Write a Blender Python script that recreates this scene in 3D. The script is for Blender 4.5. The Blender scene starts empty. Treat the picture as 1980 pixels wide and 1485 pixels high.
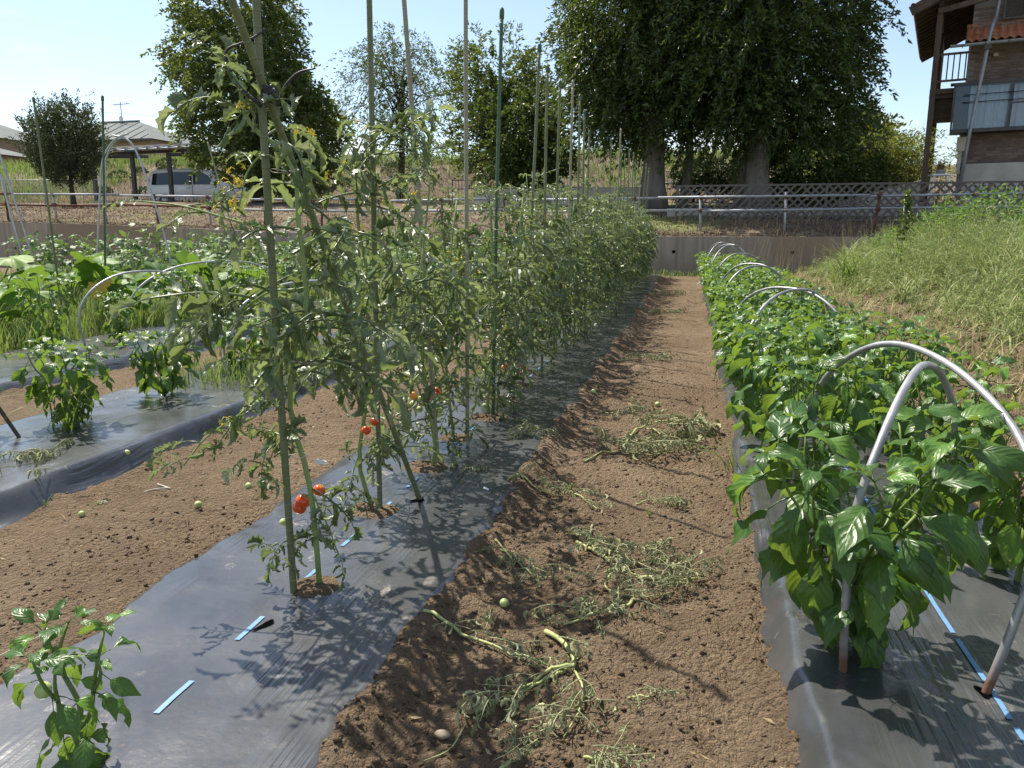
import bpy, math, random
import numpy as np
from mathutils import Vector, Matrix, Euler

SC = bpy.context.scene
COL = SC.collection
R_ = math.radians
# ------------------------------------------------------------------ camera
F_PX, CX, CY, VX, VY, CAM_H = 1487.0, 990.0, 742.5, 1335.0, 450.0, 1.0
pitch = math.atan((CY - VY) / F_PX)
yaw = math.atan((VX - CX) / (F_PX * math.cos(pitch) + (CY - VY) * math.sin(pitch)))
cd = bpy.data.cameras.new('camera'); cam = bpy.data.objects.new('camera', cd); COL.objects.link(cam)
cam.location = (0, 0, CAM_H)
cam.rotation_euler = (math.pi / 2 - pitch, 0, yaw)
cd.sensor_fit = 'HORIZONTAL'; cd.sensor_width = 36.0; cd.lens = F_PX / 1980.0 * 36.0
cd.clip_start = 0.05; cd.clip_end = 2000
SC.camera = cam
# ------------------------------------------------------------------ world, sun, exposure
SUN_AZ = (-0.80, 0.60); SUN_EL = 57.0
W = bpy.data.worlds.new('World'); SC.world = W; W.use_nodes = True
nt = W.node_tree; nt.nodes.clear()
sky = nt.nodes.new('ShaderNodeTexSky'); sky.sky_type = 'NISHITA'; sky.sun_disc = False
sky.sun_elevation = R_(SUN_EL); sky.sun_rotation = math.atan2(SUN_AZ[0], SUN_AZ[1])
sky.air_density = 1.0; sky.dust_density = 0.5; sky.ozone_density = 1.0; sky.altitude = 50
tc = nt.nodes.new('ShaderNodeTexCoord')
sep = nt.nodes.new('ShaderNodeSeparateXYZ'); nt.links.new(tc.outputs['Generated'], sep.inputs[0])
# soft cumulus low over the horizon: noise on the sky direction, stretched flat
mp = nt.nodes.new('ShaderNodeMapping'); mp.inputs['Scale'].default_value = (1.6, 1.6, 4.6); mp.inputs['Location'].default_value = (0.75, 0.1, 0.35)
nt.links.new(tc.outputs['Generated'], mp.inputs['Vector'])
nz = nt.nodes.new('ShaderNodeTexNoise'); nz.inputs['Scale'].default_value = 1.9; nz.inputs['Detail'].default_value = 9; nz.inputs['Roughness'].default_value = 0.55
nt.links.new(mp.outputs[0], nz.inputs['Vector'])
cr = nt.nodes.new('ShaderNodeMapRange'); cr.inputs['From Min'].default_value = 0.52; cr.inputs['From Max'].default_value = 0.68
cr.inputs['To Min'].default_value = 0.06; cr.interpolation_type = 'SMOOTHSTEP'; nt.links.new(nz.outputs[0], cr.inputs['Value'])
mixc = nt.nodes.new('ShaderNodeMix'); mixc.data_type = 'RGBA'
nt.links.new(cr.outputs[0], mixc.inputs[0]); nt.links.new(sky.outputs[0], mixc.inputs[6])
mixc.inputs[7].default_value = (7.2, 7.25, 7.3, 1)
bg = nt.nodes.new('ShaderNodeBackground'); bg.inputs['Strength'].default_value = 0.10
nt.links.new(mixc.outputs[2], bg.inputs['Color'])
wo = nt.nodes.new('ShaderNodeOutputWorld'); nt.links.new(bg.outputs[0], wo.inputs[0])
sl = bpy.data.lights.new('sun', 'SUN'); sl.energy = 5.0; sl.angle = R_(0.55); sl.color = (1.0, 0.93, 0.82)
sun = bpy.data.objects.new('sun', sl); COL.objects.link(sun); sun.location = (-30, 30, 50)
tv = Vector((SUN_AZ[0], SUN_AZ[1], math.tan(R_(SUN_EL))))
sun.rotation_euler = tv.to_track_quat('Z', 'Y').to_euler()
SC.view_settings.view_transform = 'Standard'; SC.view_settings.look = 'None'
SC.view_settings.exposure = 0.90; SC.view_settings.gamma = 1.0
SC.cycles.max_bounces = 8; SC.cycles.transparent_max_bounces = 8
SC.cycles.diffuse_bounces = 3; SC.cycles.glossy_bounces = 3; SC.cycles.transmission_bounces = 4

# ------------------------------------------------------------------ helpers
rng = np.random.default_rng(7)
FW = np.array([-math.sin(yaw) * math.cos(pitch), math.cos(yaw) * math.cos(pitch), -math.sin(pitch)])
RT = np.array([math.cos(yaw), math.sin(yaw), 0.0]); UP = np.cross(RT, FW)
def PX(x, y, Y):
    """point of the place that the photograph shows at (x, y), standing at distance Y along the rows"""
    d = FW + RT * (x - CX) / F_PX + UP * (CY - y) / F_PX
    return np.array([0, 0, CAM_H]) + d * (Y / d[1])
def GX(x, y, z=0.0):
    d = FW + RT * (x - CX) / F_PX + UP * (CY - y) / F_PX
    return np.array([0, 0, CAM_H]) + d * ((z - CAM_H) / d[2])

def hash2(ix, iy, seed):
    h = (ix.astype(np.int64) * 374761393 + iy.astype(np.int64) * 668265263 + seed * 974711) & 0x7fffffff
    h = ((h ^ (h >> 13)) * 1274126177) & 0x7fffffff
    return ((h ^ (h >> 16)) & 0xffff) / 65535.0
def vnoise(x, y, seed=0):
    x = np.asarray(x, float); y = np.asarray(y, float)
    ix = np.floor(x); iy = np.floor(y); fx = x - ix; fy = y - iy
    fx = fx * fx * (3 - 2 * fx); fy = fy * fy * (3 - 2 * fy)
    a = hash2(ix, iy, seed); b = hash2(ix + 1, iy, seed); c = hash2(ix, iy + 1, seed); d = hash2(ix + 1, iy + 1, seed)
    return (a * (1 - fx) + b * fx) * (1 - fy) + (c * (1 - fx) + d * fx) * fy
def fbm(x, y, s, o=4, seed=0, g=0.5):
    t = 0; a = 1.0; n = 0
    for k in range(o):
        t = t + a * (vnoise(np.asarray(x) * s, np.asarray(y) * s, seed + k * 17) - 0.5); n += a; a *= g; s *= 2.03
    return t / n * 2
def sstep(a, b, x):
    t = np.clip((np.asarray(x, float) - a) / (b - a), 0, 1); return t * t * (3 - 2 * t)

class MB:
    def __init__(s): s.V = []; s.F = []; s.U = []; s.n = 0
    def add(s, V, F, uv=None, mi=0):
        V = np.asarray(V, float).reshape(-1, 3)
        for f in (F if isinstance(F, list) else [F]):
            f = np.asarray(f, int)
            if f.size: s.F.append((f + s.n, mi))
        s.V.append(V); s.U.append(np.zeros((len(V), 2)) if uv is None else np.asarray(uv, float)); s.n += len(V)
        return s
    def mesh(s, name, mats, smooth=True):
        me = bpy.data.meshes.new(name)
        V = np.concatenate(s.V); U = np.concatenate(s.U)
        me.vertices.add(len(V)); me.vertices.foreach_set('co', V.astype(np.float32).ravel())
        L = np.concatenate([f.ravel() for f, _ in s.F]); tot = np.concatenate([np.full(len(f), f.shape[1]) for f, _ in s.F])
        mi = np.concatenate([np.full(len(f), m) for f, m in s.F])
        st = np.concatenate([[0], np.cumsum(tot)[:-1]])
        me.loops.add(len(L)); me.loops.foreach_set('vertex_index', L.astype(np.int32))
        me.polygons.add(len(tot)); me.polygons.foreach_set('loop_start', st.astype(np.int32))
        me.polygons.foreach_set('material_index', mi.astype(np.int32))
        me.polygons.foreach_set('use_smooth', np.full(len(tot), bool(smooth)))
        uvl = me.uv_layers.new(name='UVMap'); uvl.data.foreach_set('uv', U[L].astype(np.float32).ravel())
        me.update(calc_edges=True); me.validate()
        for m in (mats if isinstance(mats, (list, tuple)) else [mats]): me.materials.append(m)
        return me
    def build(s, name, mats, parent=None, smooth=True):
        return obj(name, s.mesh(name, mats, smooth), parent)
def obj(name, me, parent=None, mat=None):
    o = bpy.data.objects.new(name, me); COL.objects.link(o)
    if parent is not None: o.parent = parent
    if mat is not None: o.matrix_local = mat
    return o
def thing(name, label, cat, loc=(0, 0, 0), group=None, rz=0.0):
    o = bpy.data.objects.new(name, None); COL.objects.link(o); o.empty_display_size = 0.1
    o.location = Vector(loc); o.rotation_euler = (0, 0, rz)
    return tag(o, label, cat, group)
def tag(o, label=None, cat=None, group=None, kind=None):
    if label: o['label'] = label
    if cat: o['category'] = cat
    if group: o['group'] = group
    if kind: o['kind'] = kind
    return o
def tube(P, r, k=6, cap=True):
    P = np.asarray(P, float); n = len(P); r = np.broadcast_to(np.asarray(r, float), (n,))
    T = np.gradient(P, axis=0); T /= np.linalg.norm(T, axis=1)[:, None] + 1e-12
    a = np.array([0, 0, 1.0]) if abs(T[0][2]) < 0.9 else np.array([1.0, 0, 0])
    N = np.zeros_like(P); N[0] = np.cross(T[0], a); N[0] /= np.linalg.norm(N[0])
    for i in range(1, n):
        v = N[i - 1] - T[i] * (N[i - 1] @ T[i]); N[i] = v / (np.linalg.norm(v) + 1e-12)
    B = np.cross(T, N); an = np.linspace(0, 2 * np.pi, k, endpoint=False)
    V = P[:, None] + r[:, None, None] * (np.cos(an)[None, :, None] * N[:, None] + np.sin(an)[None, :, None] * B[:, None])
    i = np.arange(n - 1)[:, None] * k; j = np.arange(k)[None]; j2 = (j + 1) % k
    F = np.stack([i + j, i + j2, i + k + j2, i + k + j], -1).reshape(-1, 4)
    V = V.reshape(-1, 3); uv = np.stack([np.tile(an / 6.2832, n), np.repeat(np.linspace(0, 1, n), k)], -1)
    if not cap: return V, [F], uv
    V = np.vstack([V, P[:1], P[-1:]]); uv = np.vstack([uv, [[0, 0], [0, 1]]]); c0 = n * k; jj = np.arange(k); jn = (jj + 1) % k
    t0 = np.stack([np.full(k, c0), jn, jj], -1); t1 = np.stack([np.full(k, c0 + 1), (n - 1) * k + jj, (n - 1) * k + jn], -1)
    return V, [F, np.vstack([t0, t1])], uv
def spline(P, n):
    """Catmull-Rom through the points"""
    P = np.asarray(P, float); Q = np.vstack([2 * P[0] - P[1], P, 2 * P[-1] - P[-2]]); m = len(P) - 1
    u = np.linspace(0, m, n); i = np.minimum(u.astype(int), m - 1); t = (u - i)[:, None]
    a, b, c, d = Q[i], Q[i + 1], Q[i + 2], Q[i + 3]
    return 0.5 * ((2 * b) + (c - a) * t + (2 * a - 5 * b + 4 * c - d) * t ** 2 + (3 * b - a - 3 * c + d) * t ** 3)
BOXF = np.array([[0, 3, 2, 1], [4, 5, 6, 7], [0, 1, 5, 4], [1, 2, 6, 5], [2, 3, 7, 6], [3, 0, 4, 7]])
def box(c, s, rot=None):
    c = np.asarray(c, float); s = np.asarray(s, float) / 2
    V = np.array([[-1, -1, -1], [1, -1, -1], [1, 1, -1], [-1, 1, -1], [-1, -1, 1], [1, -1, 1], [1, 1, 1], [-1, 1, 1]]) * s
    if rot is not None: V = V @ np.array(rot).T
    return V + c, BOXF
def bar(a, b, w, h):
    """box beam from a to b, w across and h high"""
    a = np.asarray(a, float); b = np.asarray(b, float); d = b - a; L = np.linalg.norm(d); d = d / L
    s = np.cross(d, [0, 0, 1.0]) if abs(d[2]) < 0.98 else np.array([1.0, 0, 0]); s /= np.linalg.norm(s); u = np.cross(s, d)
    return box((a + b) / 2, (L, w, h), np.stack([d, s, u], 1))
def gridF(nr, nc):
    i = np.arange(nr - 1)[:, None] * nc; j = np.arange(nc - 1)[None]
    return np.stack([i + j, i + j + 1, i + nc + j + 1, i + nc + j], -1).reshape(-1, 4)
_t = (1 + 5 ** 0.5) / 2
ICOV = np.array([[-1, _t, 0], [1, _t, 0], [-1, -_t, 0], [1, -_t, 0], [0, -1, _t], [0, 1, _t], [0, -1, -_t], [0, 1, -_t], [_t, 0, -1], [_t, 0, 1], [-_t, 0, -1], [-_t, 0, 1]]) / (1 + _t * _t) ** 0.5
ICOF = np.array([[0, 11, 5], [0, 5, 1], [0, 1, 7], [0, 7, 10], [0, 10, 11], [1, 5, 9], [5, 11, 4], [11, 10, 2], [10, 7, 6], [7, 1, 8], [3, 9, 4], [3, 4, 2], [3, 2, 6], [3, 6, 8], [3, 8, 9], [4, 9, 5], [2, 4, 11], [6, 2, 10], [8, 6, 7], [9, 8, 1]])
def uvsphere(nu=16, nv=11):
    th = np.linspace(0, np.pi, nv); ph = np.linspace(0, 2 * np.pi, nu, endpoint=False)
    V = np.stack([np.sin(th)[:, None] * np.cos(ph), np.sin(th)[:, None] * np.sin(ph), np.repeat(np.cos(th)[:, None], nu, 1)], -1).reshape(-1, 3)
    i = np.arange(nv - 1)[:, None] * nu; j = np.arange(nu)[None]; j2 = (j + 1) % nu
    return V, np.stack([i + j, i + nu + j, i + nu + j2, i + j2], -1).reshape(-1, 4)

# ------------------------------------------------------------------ materials
def newmat(name):
    m = bpy.data.materials.new(name); m.use_nodes = True; n = m.node_tree; n.nodes.clear()
    return m, n, n.nodes.new('ShaderNodeOutputMaterial')
def N(n, t, **kw):
    o = n.nodes.new(t)
    for k, v in kw.items():
        if k.startswith('i_'): o.inputs[k[2:].replace('_', ' ')].default_value = v
        else: setattr(o, k, v)
    return o
def mathn(n, op, a, b=None):
    o = N(n, 'ShaderNodeMath', operation=op)
    for i, v in enumerate((a, b)):
        if v is None: continue
        if isinstance(v, (int, float)): o.inputs[i].default_value = v
        else: n.links.new(v, o.inputs[i])
    return o.outputs[0]
def mixcol(n, f, a, b, blend='MIX'):
    o = N(n, 'ShaderNodeMix', data_type='RGBA', blend_type=blend)
    for i, v in ((0, f), (6, a), (7, b)):
        if isinstance(v, (int, float)): o.inputs[i].default_value = v
        elif isinstance(v, tuple): o.inputs[i].default_value = (*v[:3], 1)
        else: n.links.new(v, o.inputs[i])
    return o.outputs[2]
def noise(n, vec, scale, detail=4, rough=0.55):
    o = N(n, 'ShaderNodeTexNoise'); o.inputs['Scale'].default_value = scale; o.inputs['Detail'].default_value = detail; o.inputs['Roughness'].default_value = rough
    if vec is not None: n.links.new(vec, o.inputs['Vector'])
    return o.outputs[0]
def ramp(n, v, lo, hi):
    o = N(n, 'ShaderNodeMapRange'); o.inputs['From Min'].default_value = lo; o.inputs['From Max'].default_value = hi
    n.links.new(v, o.inputs['Value']); return o.outputs[0]
def bump(n, h, strength=0.3, dist=0.01, nrm=None):
    o = N(n, 'ShaderNodeBump'); o.inputs['Strength'].default_value = strength; o.inputs['Distance'].default_value = dist
    n.links.new(h, o.inputs['Height'])
    if nrm is not None: n.links.new(nrm, o.inputs['Normal'])
    return o.outputs[0]
def pbsdf(n, out, col, rough=0.6, spec=0.4, nrm=None, metal=0.0):
    p = N(n, 'ShaderNodeBsdfPrincipled')
    for k, v in (('Base Color', col), ('Roughness', rough), ('Specular IOR Level', spec), ('Metallic', metal)):
        if isinstance(v, tuple): p.inputs[k].default_value = (*v[:3], 1)
        elif isinstance(v, (int, float)): p.inputs[k].default_value = v
        else: n.links.new(v, p.inputs[k])
    if nrm is not None: n.links.new(nrm, p.inputs['Normal'])
    if out is not None: n.links.new(p.outputs[0], out.inputs[0])
    return p
def mat_simple(name, a, b=None, scale=6.0, rough=0.6, spec=0.35, bmp=0.0, metal=0.0, bscale=None, stretch=None, dist=0.005):
    m, n, out = newmat(name); t = N(n, 'ShaderNodeTexCoord').outputs['Object']
    if stretch:
        mpn = N(n, 'ShaderNodeMapping'); mpn.inputs['Scale'].default_value = stretch; n.links.new(t, mpn.inputs[0]); t = mpn.outputs[0]
    col = a
    if b is not None: col = mixcol(n, ramp(n, noise(n, t, scale, 5, 0.6), 0.32, 0.68), a, b)
    nr = bump(n, noise(n, t, bscale or scale * 6, 4, 0.6), bmp, dist) if bmp else None
    pbsdf(n, out, col, rough, spec, nr, metal); return m
def mat_leaf(name, a, b, young=None, rough=0.42, spec=0.5, transl=0.30, tcol=(0.30, 0.42, 0.05), veins=7.0, vein_col=None, vstr=0.20, island=True):
    """a leaf: colour differs from leaf to leaf, pinnate veins along the blade (uv), thin enough to glow against the sun"""
    m, n, out = newmat(name)
    oi = N(n, 'ShaderNodeObjectInfo').outputs['Random']; ri = N(n, 'ShaderNodeNewGeometry').outputs['Random Per Island']
    r = mathn(n, 'FRACT', mathn(n, 'ADD', mathn(n, 'MULTIPLY', oi, 7.31), mathn(n, 'MULTIPLY', ri, 3.77 if island else 0.0)))
    col = mixcol(n, r, a, b)
    if young: col = mixcol(n, ramp(n, r, 0.78, 1.0), col, young)
    nr = None
    if veins:
        uv = N(n, 'ShaderNodeUVMap').outputs[0]; s = N(n, 'ShaderNodeSeparateXYZ'); n.links.new(uv, s.inputs[0])
        av = mathn(n, 'ABSOLUTE', mathn(n, 'SUBTRACT', s.outputs[1], 0.5))
        ph = mathn(n, 'FRACT', mathn(n, 'SUBTRACT', mathn(n, 'MULTIPLY', s.outputs[0], veins), mathn(n, 'MULTIPLY', av, veins * 0.62)))
        side = mathn(n, 'ABSOLUTE', mathn(n, 'SUBTRACT', ph, 0.5))                    # 0.5 on a vein, 0 between: puffed blade
        vn = ramp(n, side, 0.43, 0.5); mid = ramp(n, av, 0.035, 0.008)
        v = mathn(n, 'MAXIMUM', mathn(n, 'MULTIPLY', vn, 0.5), mid)
        col = mixcol(n, mathn(n, 'MULTIPLY', v, 0.35), col, vein_col or tuple(min(1, c * 2.0 + 0.02) for c in b))
        ob = N(n, 'ShaderNodeTexCoord').outputs['UV']
        hgt = mathn(n, 'ADD', mathn(n, 'SUBTRACT', 1.0, mathn(n, 'MULTIPLY', mathn(n, 'MULTIPLY', side, side), 3.0)), mathn(n, 'MULTIPLY', noise(n, ob, 9, 3), 0.8))
        nr = bump(n, mathn(n, 'SUBTRACT', hgt, mathn(n, 'MULTIPLY', mid, 0.7)), vstr, 0.012)
    p = pbsdf(n, None, col, rough, spec, nr)
    tr = N(n, 'ShaderNodeBsdfTranslucent')
    n.links.new(mixcol(n, 0.55, tcol, col), tr.inputs[0])
    if nr is not None: n.links.new(nr, tr.inputs['Normal'])
    mx = N(n, 'ShaderNodeMixShader'); mx.inputs[0].default_value = transl
    n.links.new(p.outputs[0], mx.inputs[1]); n.links.new(tr.outputs[0], mx.inputs[2]); n.links.new(mx.outputs[0], out.inputs[0])
    return m
M = {}
M['pepper_leaf'] = mat_leaf('pepper_leaf', (0.036, 0.092, 0.018), (0.070, 0.155, 0.026), (0.12, 0.24, 0.035), 0.36, 0.5, 0.38, (0.37, 0.52, 0.05))
M['tomato_leaf'] = mat_leaf('tomato_leaf', (0.072, 0.115, 0.042), (0.170, 0.215, 0.100), (0.30, 0.33, 0.18), 0.36, 0.8, 0.36, (0.36, 0.45, 0.10), veins=5.0)
M['wilted_leaf'] = mat_leaf('wilted_leaf', (0.21, 0.24, 0.115), (0.40, 0.40, 0.23), None, 0.75, 0.25, 0.15, (0.25, 0.3, 0.1), veins=4.0)
M['squash_leaf'] = mat_leaf('squash_leaf', (0.06, 0.14, 0.025), (0.12, 0.23, 0.035), (0.17, 0.29, 0.04), 0.55, 0.35, 0.34, (0.34, 0.52, 0.05), veins=0)
M['egg_leaf'] = mat_leaf('aubergine_leaf', (0.050, 0.105, 0.035), (0.10, 0.175, 0.06), (0.16, 0.25, 0.07), 0.5, 0.4, 0.28, (0.28, 0.42, 0.06), veins=5.0)
M['grass'] = mat_leaf('grass', (0.085, 0.155, 0.028), (0.17, 0.26, 0.055), (0.30, 0.31, 0.13), 0.55, 0.35, 0.32, (0.34, 0.44, 0.08), veins=0)
M['weed'] = mat_leaf('weed', (0.15, 0.21, 0.06), (0.31, 0.36, 0.14), (0.46, 0.44, 0.24), 0.6, 0.3, 0.32, (0.38, 0.44, 0.14), veins=0)
M['dry'] = mat_leaf('dry_grass', (0.30, 0.22, 0.11), (0.42, 0.34, 0.19), None, 0.8, 0.2, 0.2, (0.4, 0.3, 0.15), veins=0)
M['litter'] = mat_leaf('litter', (0.10, 0.055, 0.035), (0.22, 0.13, 0.085), (0.30, 0.2, 0.13), 0.85, 0.15, 0.1, (0.2, 0.12, 0.08), veins=0)
M['evergreen'] = mat_leaf('evergreen_leaf', (0.026, 0.050, 0.012), (0.062, 0.098, 0.022), (0.11, 0.15, 0.03), 0.42, 0.45, 0.30, (0.26, 0.34, 0.03), veins=0)
M['treeleaf'] = mat_leaf('tree_leaf', (0.030, 0.060, 0.015), (0.070, 0.112, 0.026), (0.15, 0.185, 0.035), 0.42, 0.45, 0.34, (0.34, 0.40, 0.04), veins=0)
M['treepale'] = mat_leaf('pale_tree_leaf', (0.060, 0.092, 0.035), (0.115, 0.155, 0.055), (0.16, 0.2, 0.07), 0.5, 0.4, 0.28, (0.26, 0.34, 0.08), veins=0)
M['bamboo'] = mat_leaf('bamboo_leaf', (0.095, 0.135, 0.025), (0.19, 0.215, 0.04), (0.28, 0.28, 0.06), 0.5, 0.4, 0.36, (0.42, 0.46, 0.06), veins=0)
M['shrub'] = mat_leaf('shrub_leaf', (0.035, 0.050, 0.022), (0.075, 0.09, 0.04), None, 0.5, 0.4, 0.2, (0.15, 0.2, 0.05), veins=0)
M['dead_leaf'] = mat_simple('dead_leaf', (0.16, 0.075, 0.035), (0.32, 0.19, 0.08), 20, 0.8)
M['yellow_leaf'] = mat_simple('yellow_leaf', (0.55, 0.40, 0.03), (0.32, 0.2, 0.03), 20, 0.6)
M['stem'] = mat_simple('green_stem', (0.19, 0.27, 0.08), (0.27, 0.34, 0.125), 25, 0.55, 0.35, 0.3, bscale=200)
M['pepstem'] = mat_simple('pepper_stem', (0.09, 0.155, 0.035), (0.15, 0.21, 0.05), 25, 0.5, 0.35)
M['drystem'] = mat_simple('wilted_stem', (0.30, 0.35, 0.12), (0.40, 0.40, 0.18), 25, 0.65, 0.3)
M['bark'] = mat_simple('bark', (0.115, 0.10, 0.085), (0.23, 0.205, 0.18), 3, 0.9, 0.15, 0.8, bscale=14, stretch=(1, 1, 0.25), dist=0.03)
M['barkdark'] = mat_simple('dark_bark', (0.045, 0.038, 0.03), (0.09, 0.075, 0.06), 6, 0.9, 0.15, 0.6, stretch=(1, 1, 0.3), dist=0.02)
M['red'] = mat_simple('ripe_tomato', (0.62, 0.045, 0.012), (0.72, 0.11, 0.015), 30, 0.22, 0.5)
M['orange'] = mat_simple('ripening_tomato', (0.72, 0.22, 0.02), (0.66, 0.33, 0.05), 30, 0.25, 0.5)
M['green_fruit'] = mat_simple('green_tomato', (0.36, 0.45, 0.14), (0.5, 0.56, 0.24), 18, 0.28, 0.5)
M['flower'] = mat_simple('flower', (0.80, 0.60, 0.03), (0.85, 0.70, 0.10), 30, 0.6)
M['pipe'] = mat_simple('galvanised_pipe', (0.34, 0.345, 0.35), (0.48, 0.485, 0.49), 9, 0.42, 0.45, 0.15, metal=0.4, bscale=120)
M['steel'] = mat_simple('scaffold_pipe', (0.22, 0.235, 0.26), (0.34, 0.36, 0.39), 5, 0.5, 0.4, 0.1, metal=0.25)
M['rust'] = mat_simple('rust', (0.085, 0.035, 0.025), (0.17, 0.075, 0.045), 14, 0.85, 0.2, 0.4)
M['rubber'] = mat_simple('rubber_band', (0.022, 0.021, 0.024), (0.05, 0.048, 0.052), 30, 0.55, 0.4, 0.3)
M['white_plastic'] = mat_simple('white_plastic', (0.72, 0.74, 0.76), None, rough=0.4)
M['string'] = mat_simple('string', (0.62, 0.58, 0.48), (0.45, 0.40, 0.32), 60, 0.8)
M['stone'] = mat_simple('stone', (0.22, 0.17, 0.115), (0.31, 0.25, 0.175), 30, 0.85, 0.2, 0.3, bscale=150)
M['woodgrey'] = mat_simple('weathered_wood', (0.095, 0.08, 0.072), (0.18, 0.155, 0.14), 8, 0.85, 0.2, 0.3)
M['brownwood'] = mat_simple('brown_wood', (0.075, 0.052, 0.038), (0.125, 0.088, 0.062), 6, 0.7, 0.3, 0.3, stretch=(1, 1, 0.15))
M['darkmetal'] = mat_simple('dark_metal', (0.045, 0.04, 0.038), (0.075, 0.068, 0.062), 6, 0.5, 0.4)
M['blackfence'] = mat_simple('black_fence', (0.015, 0.015, 0.016), None, rough=0.5)
M['concrete2'] = mat_simple('pale_concrete', (0.36, 0.335, 0.28), (0.47, 0.44, 0.38), 2.5, 0.9, 0.2, 0.3, bscale=40)
M['mortar'] = mat_simple('mortar', (0.22, 0.20, 0.185), (0.28, 0.26, 0.24), 20, 0.95, 0.1)
M['plaster'] = mat_simple('tan_plaster', (0.30, 0.225, 0.155), (0.36, 0.275, 0.195), 2, 0.9, 0.2)
M['roofgrey'] = mat_simple('grey_roof', (0.12, 0.135, 0.13), (0.17, 0.185, 0.178), 1.5, 0.85, 0.15)
M['carpaint'] = mat_simple('white_car_paint', (0.86, 0.87, 0.88), None, rough=0.22, spec=0.6)
M['carglass'] = mat_simple('car_glass', (0.02, 0.028, 0.032), None, rough=0.06, spec=0.8)
M['tyre'] = mat_simple('tyre', (0.02, 0.02, 0.02), None, rough=0.85)
M['rim'] = mat_simple('rim', (0.45, 0.45, 0.47), None, rough=0.3, metal=0.8)
M['polycarb'] = mat_simple('carport_roof', (0.22, 0.26, 0.30), (0.30, 0.34, 0.38), 1.5, 0.3, 0.5)
M['reddish'] = mat_simple('brown_sheet_roof', (0.16, 0.095, 0.075), (0.22, 0.14, 0.11), 2, 0.5, 0.4)
M['curtain'] = mat_simple('curtain', (0.62, 0.64, 0.68), (0.72, 0.73, 0.76), 3, 0.9, 0.1)
M['pot'] = mat_simple('pot', (0.25, 0.24, 0.22), None, rough=0.7)
M['cream'] = mat_simple('cream_box', (0.50, 0.44, 0.32), (0.42, 0.35, 0.25), 8, 0.6)
M['shutter'] = mat_simple('shutter', (0.062, 0.058, 0.052), (0.08, 0.074, 0.066), 6, 0.6)
M['blue'] = mat_simple('blue_print', (0.085, 0.21, 0.41), (0.15, 0.28, 0.45), 40, 0.45, 0.4)

def mat_ground():
    m, n, out = newmat('soil'); t = N(n, 'ShaderNodeTexCoord').outputs['Object']
    big = noise(n, t, 1.1, 3); mid = noise(n, t, 9, 6, 0.7); fine = noise(n, t, 85, 6, 0.78); grit = noise(n, t, 240, 3, 0.7)
    c = mixcol(n, ramp(n, big, 0.35, 0.65), (0.225, 0.162, 0.102), (0.315, 0.234, 0.153))
    c = mixcol(n, mathn(n, 'MULTIPLY', ramp(n, mid, 0.42, 0.68), 0.75), c, (0.165, 0.112, 0.070))
    c = mixcol(n, mathn(n, 'MULTIPLY', ramp(n, fine, 0.5, 0.75), 0.5), c, (0.38, 0.285, 0.19))
    c = mixcol(n, mathn(n, 'MULTIPLY', ramp(n, grit, 0.58, 0.70), 0.4), c, (0.10, 0.066, 0.042))
    v = N(n, 'ShaderNodeTexVoronoi'); v.inputs['Scale'].default_value = 62; n.links.new(t, v.inputs['Vector'])
    v2 = N(n, 'ShaderNodeTexVoronoi'); v2.inputs['Scale'].default_value = 170; n.links.new(t, v2.inputs['Vector'])
    h = mathn(n, 'ADD', mathn(n, 'ADD', mathn(n, 'MULTIPLY', fine, 1.1), mathn(n, 'MULTIPLY', v.outputs['Distance'], -0.9)), mathn(n, 'MULTIPLY', v2.outputs['Distance'], -0.5))
    pbsdf(n, out, c, 0.95, 0.12, bump(n, h, 1.0, 0.030)); return m
def mat_bank():
    m, n, out = newmat('bank_soil'); t = N(n, 'ShaderNodeTexCoord').outputs['Object']
    c = mixcol(n, ramp(n, noise(n, t, 0.35, 4), 0.4, 0.62), (0.135, 0.108, 0.080), (0.20, 0.168, 0.118))
    c = mixcol(n, ramp(n, noise(n, t, 2.4, 6, 0.7), 0.44, 0.66), c, (0.098, 0.070, 0.055))
    c = mixcol(n, ramp(n, noise(n, t, 0.22, 3), 0.56, 0.68), c, (0.15, 0.175, 0.065))
    pbsdf(n, out, c, 0.95, 0.1, bump(n, noise(n, t, 16, 6, 0.7), 0.8, 0.06)); return m
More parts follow.
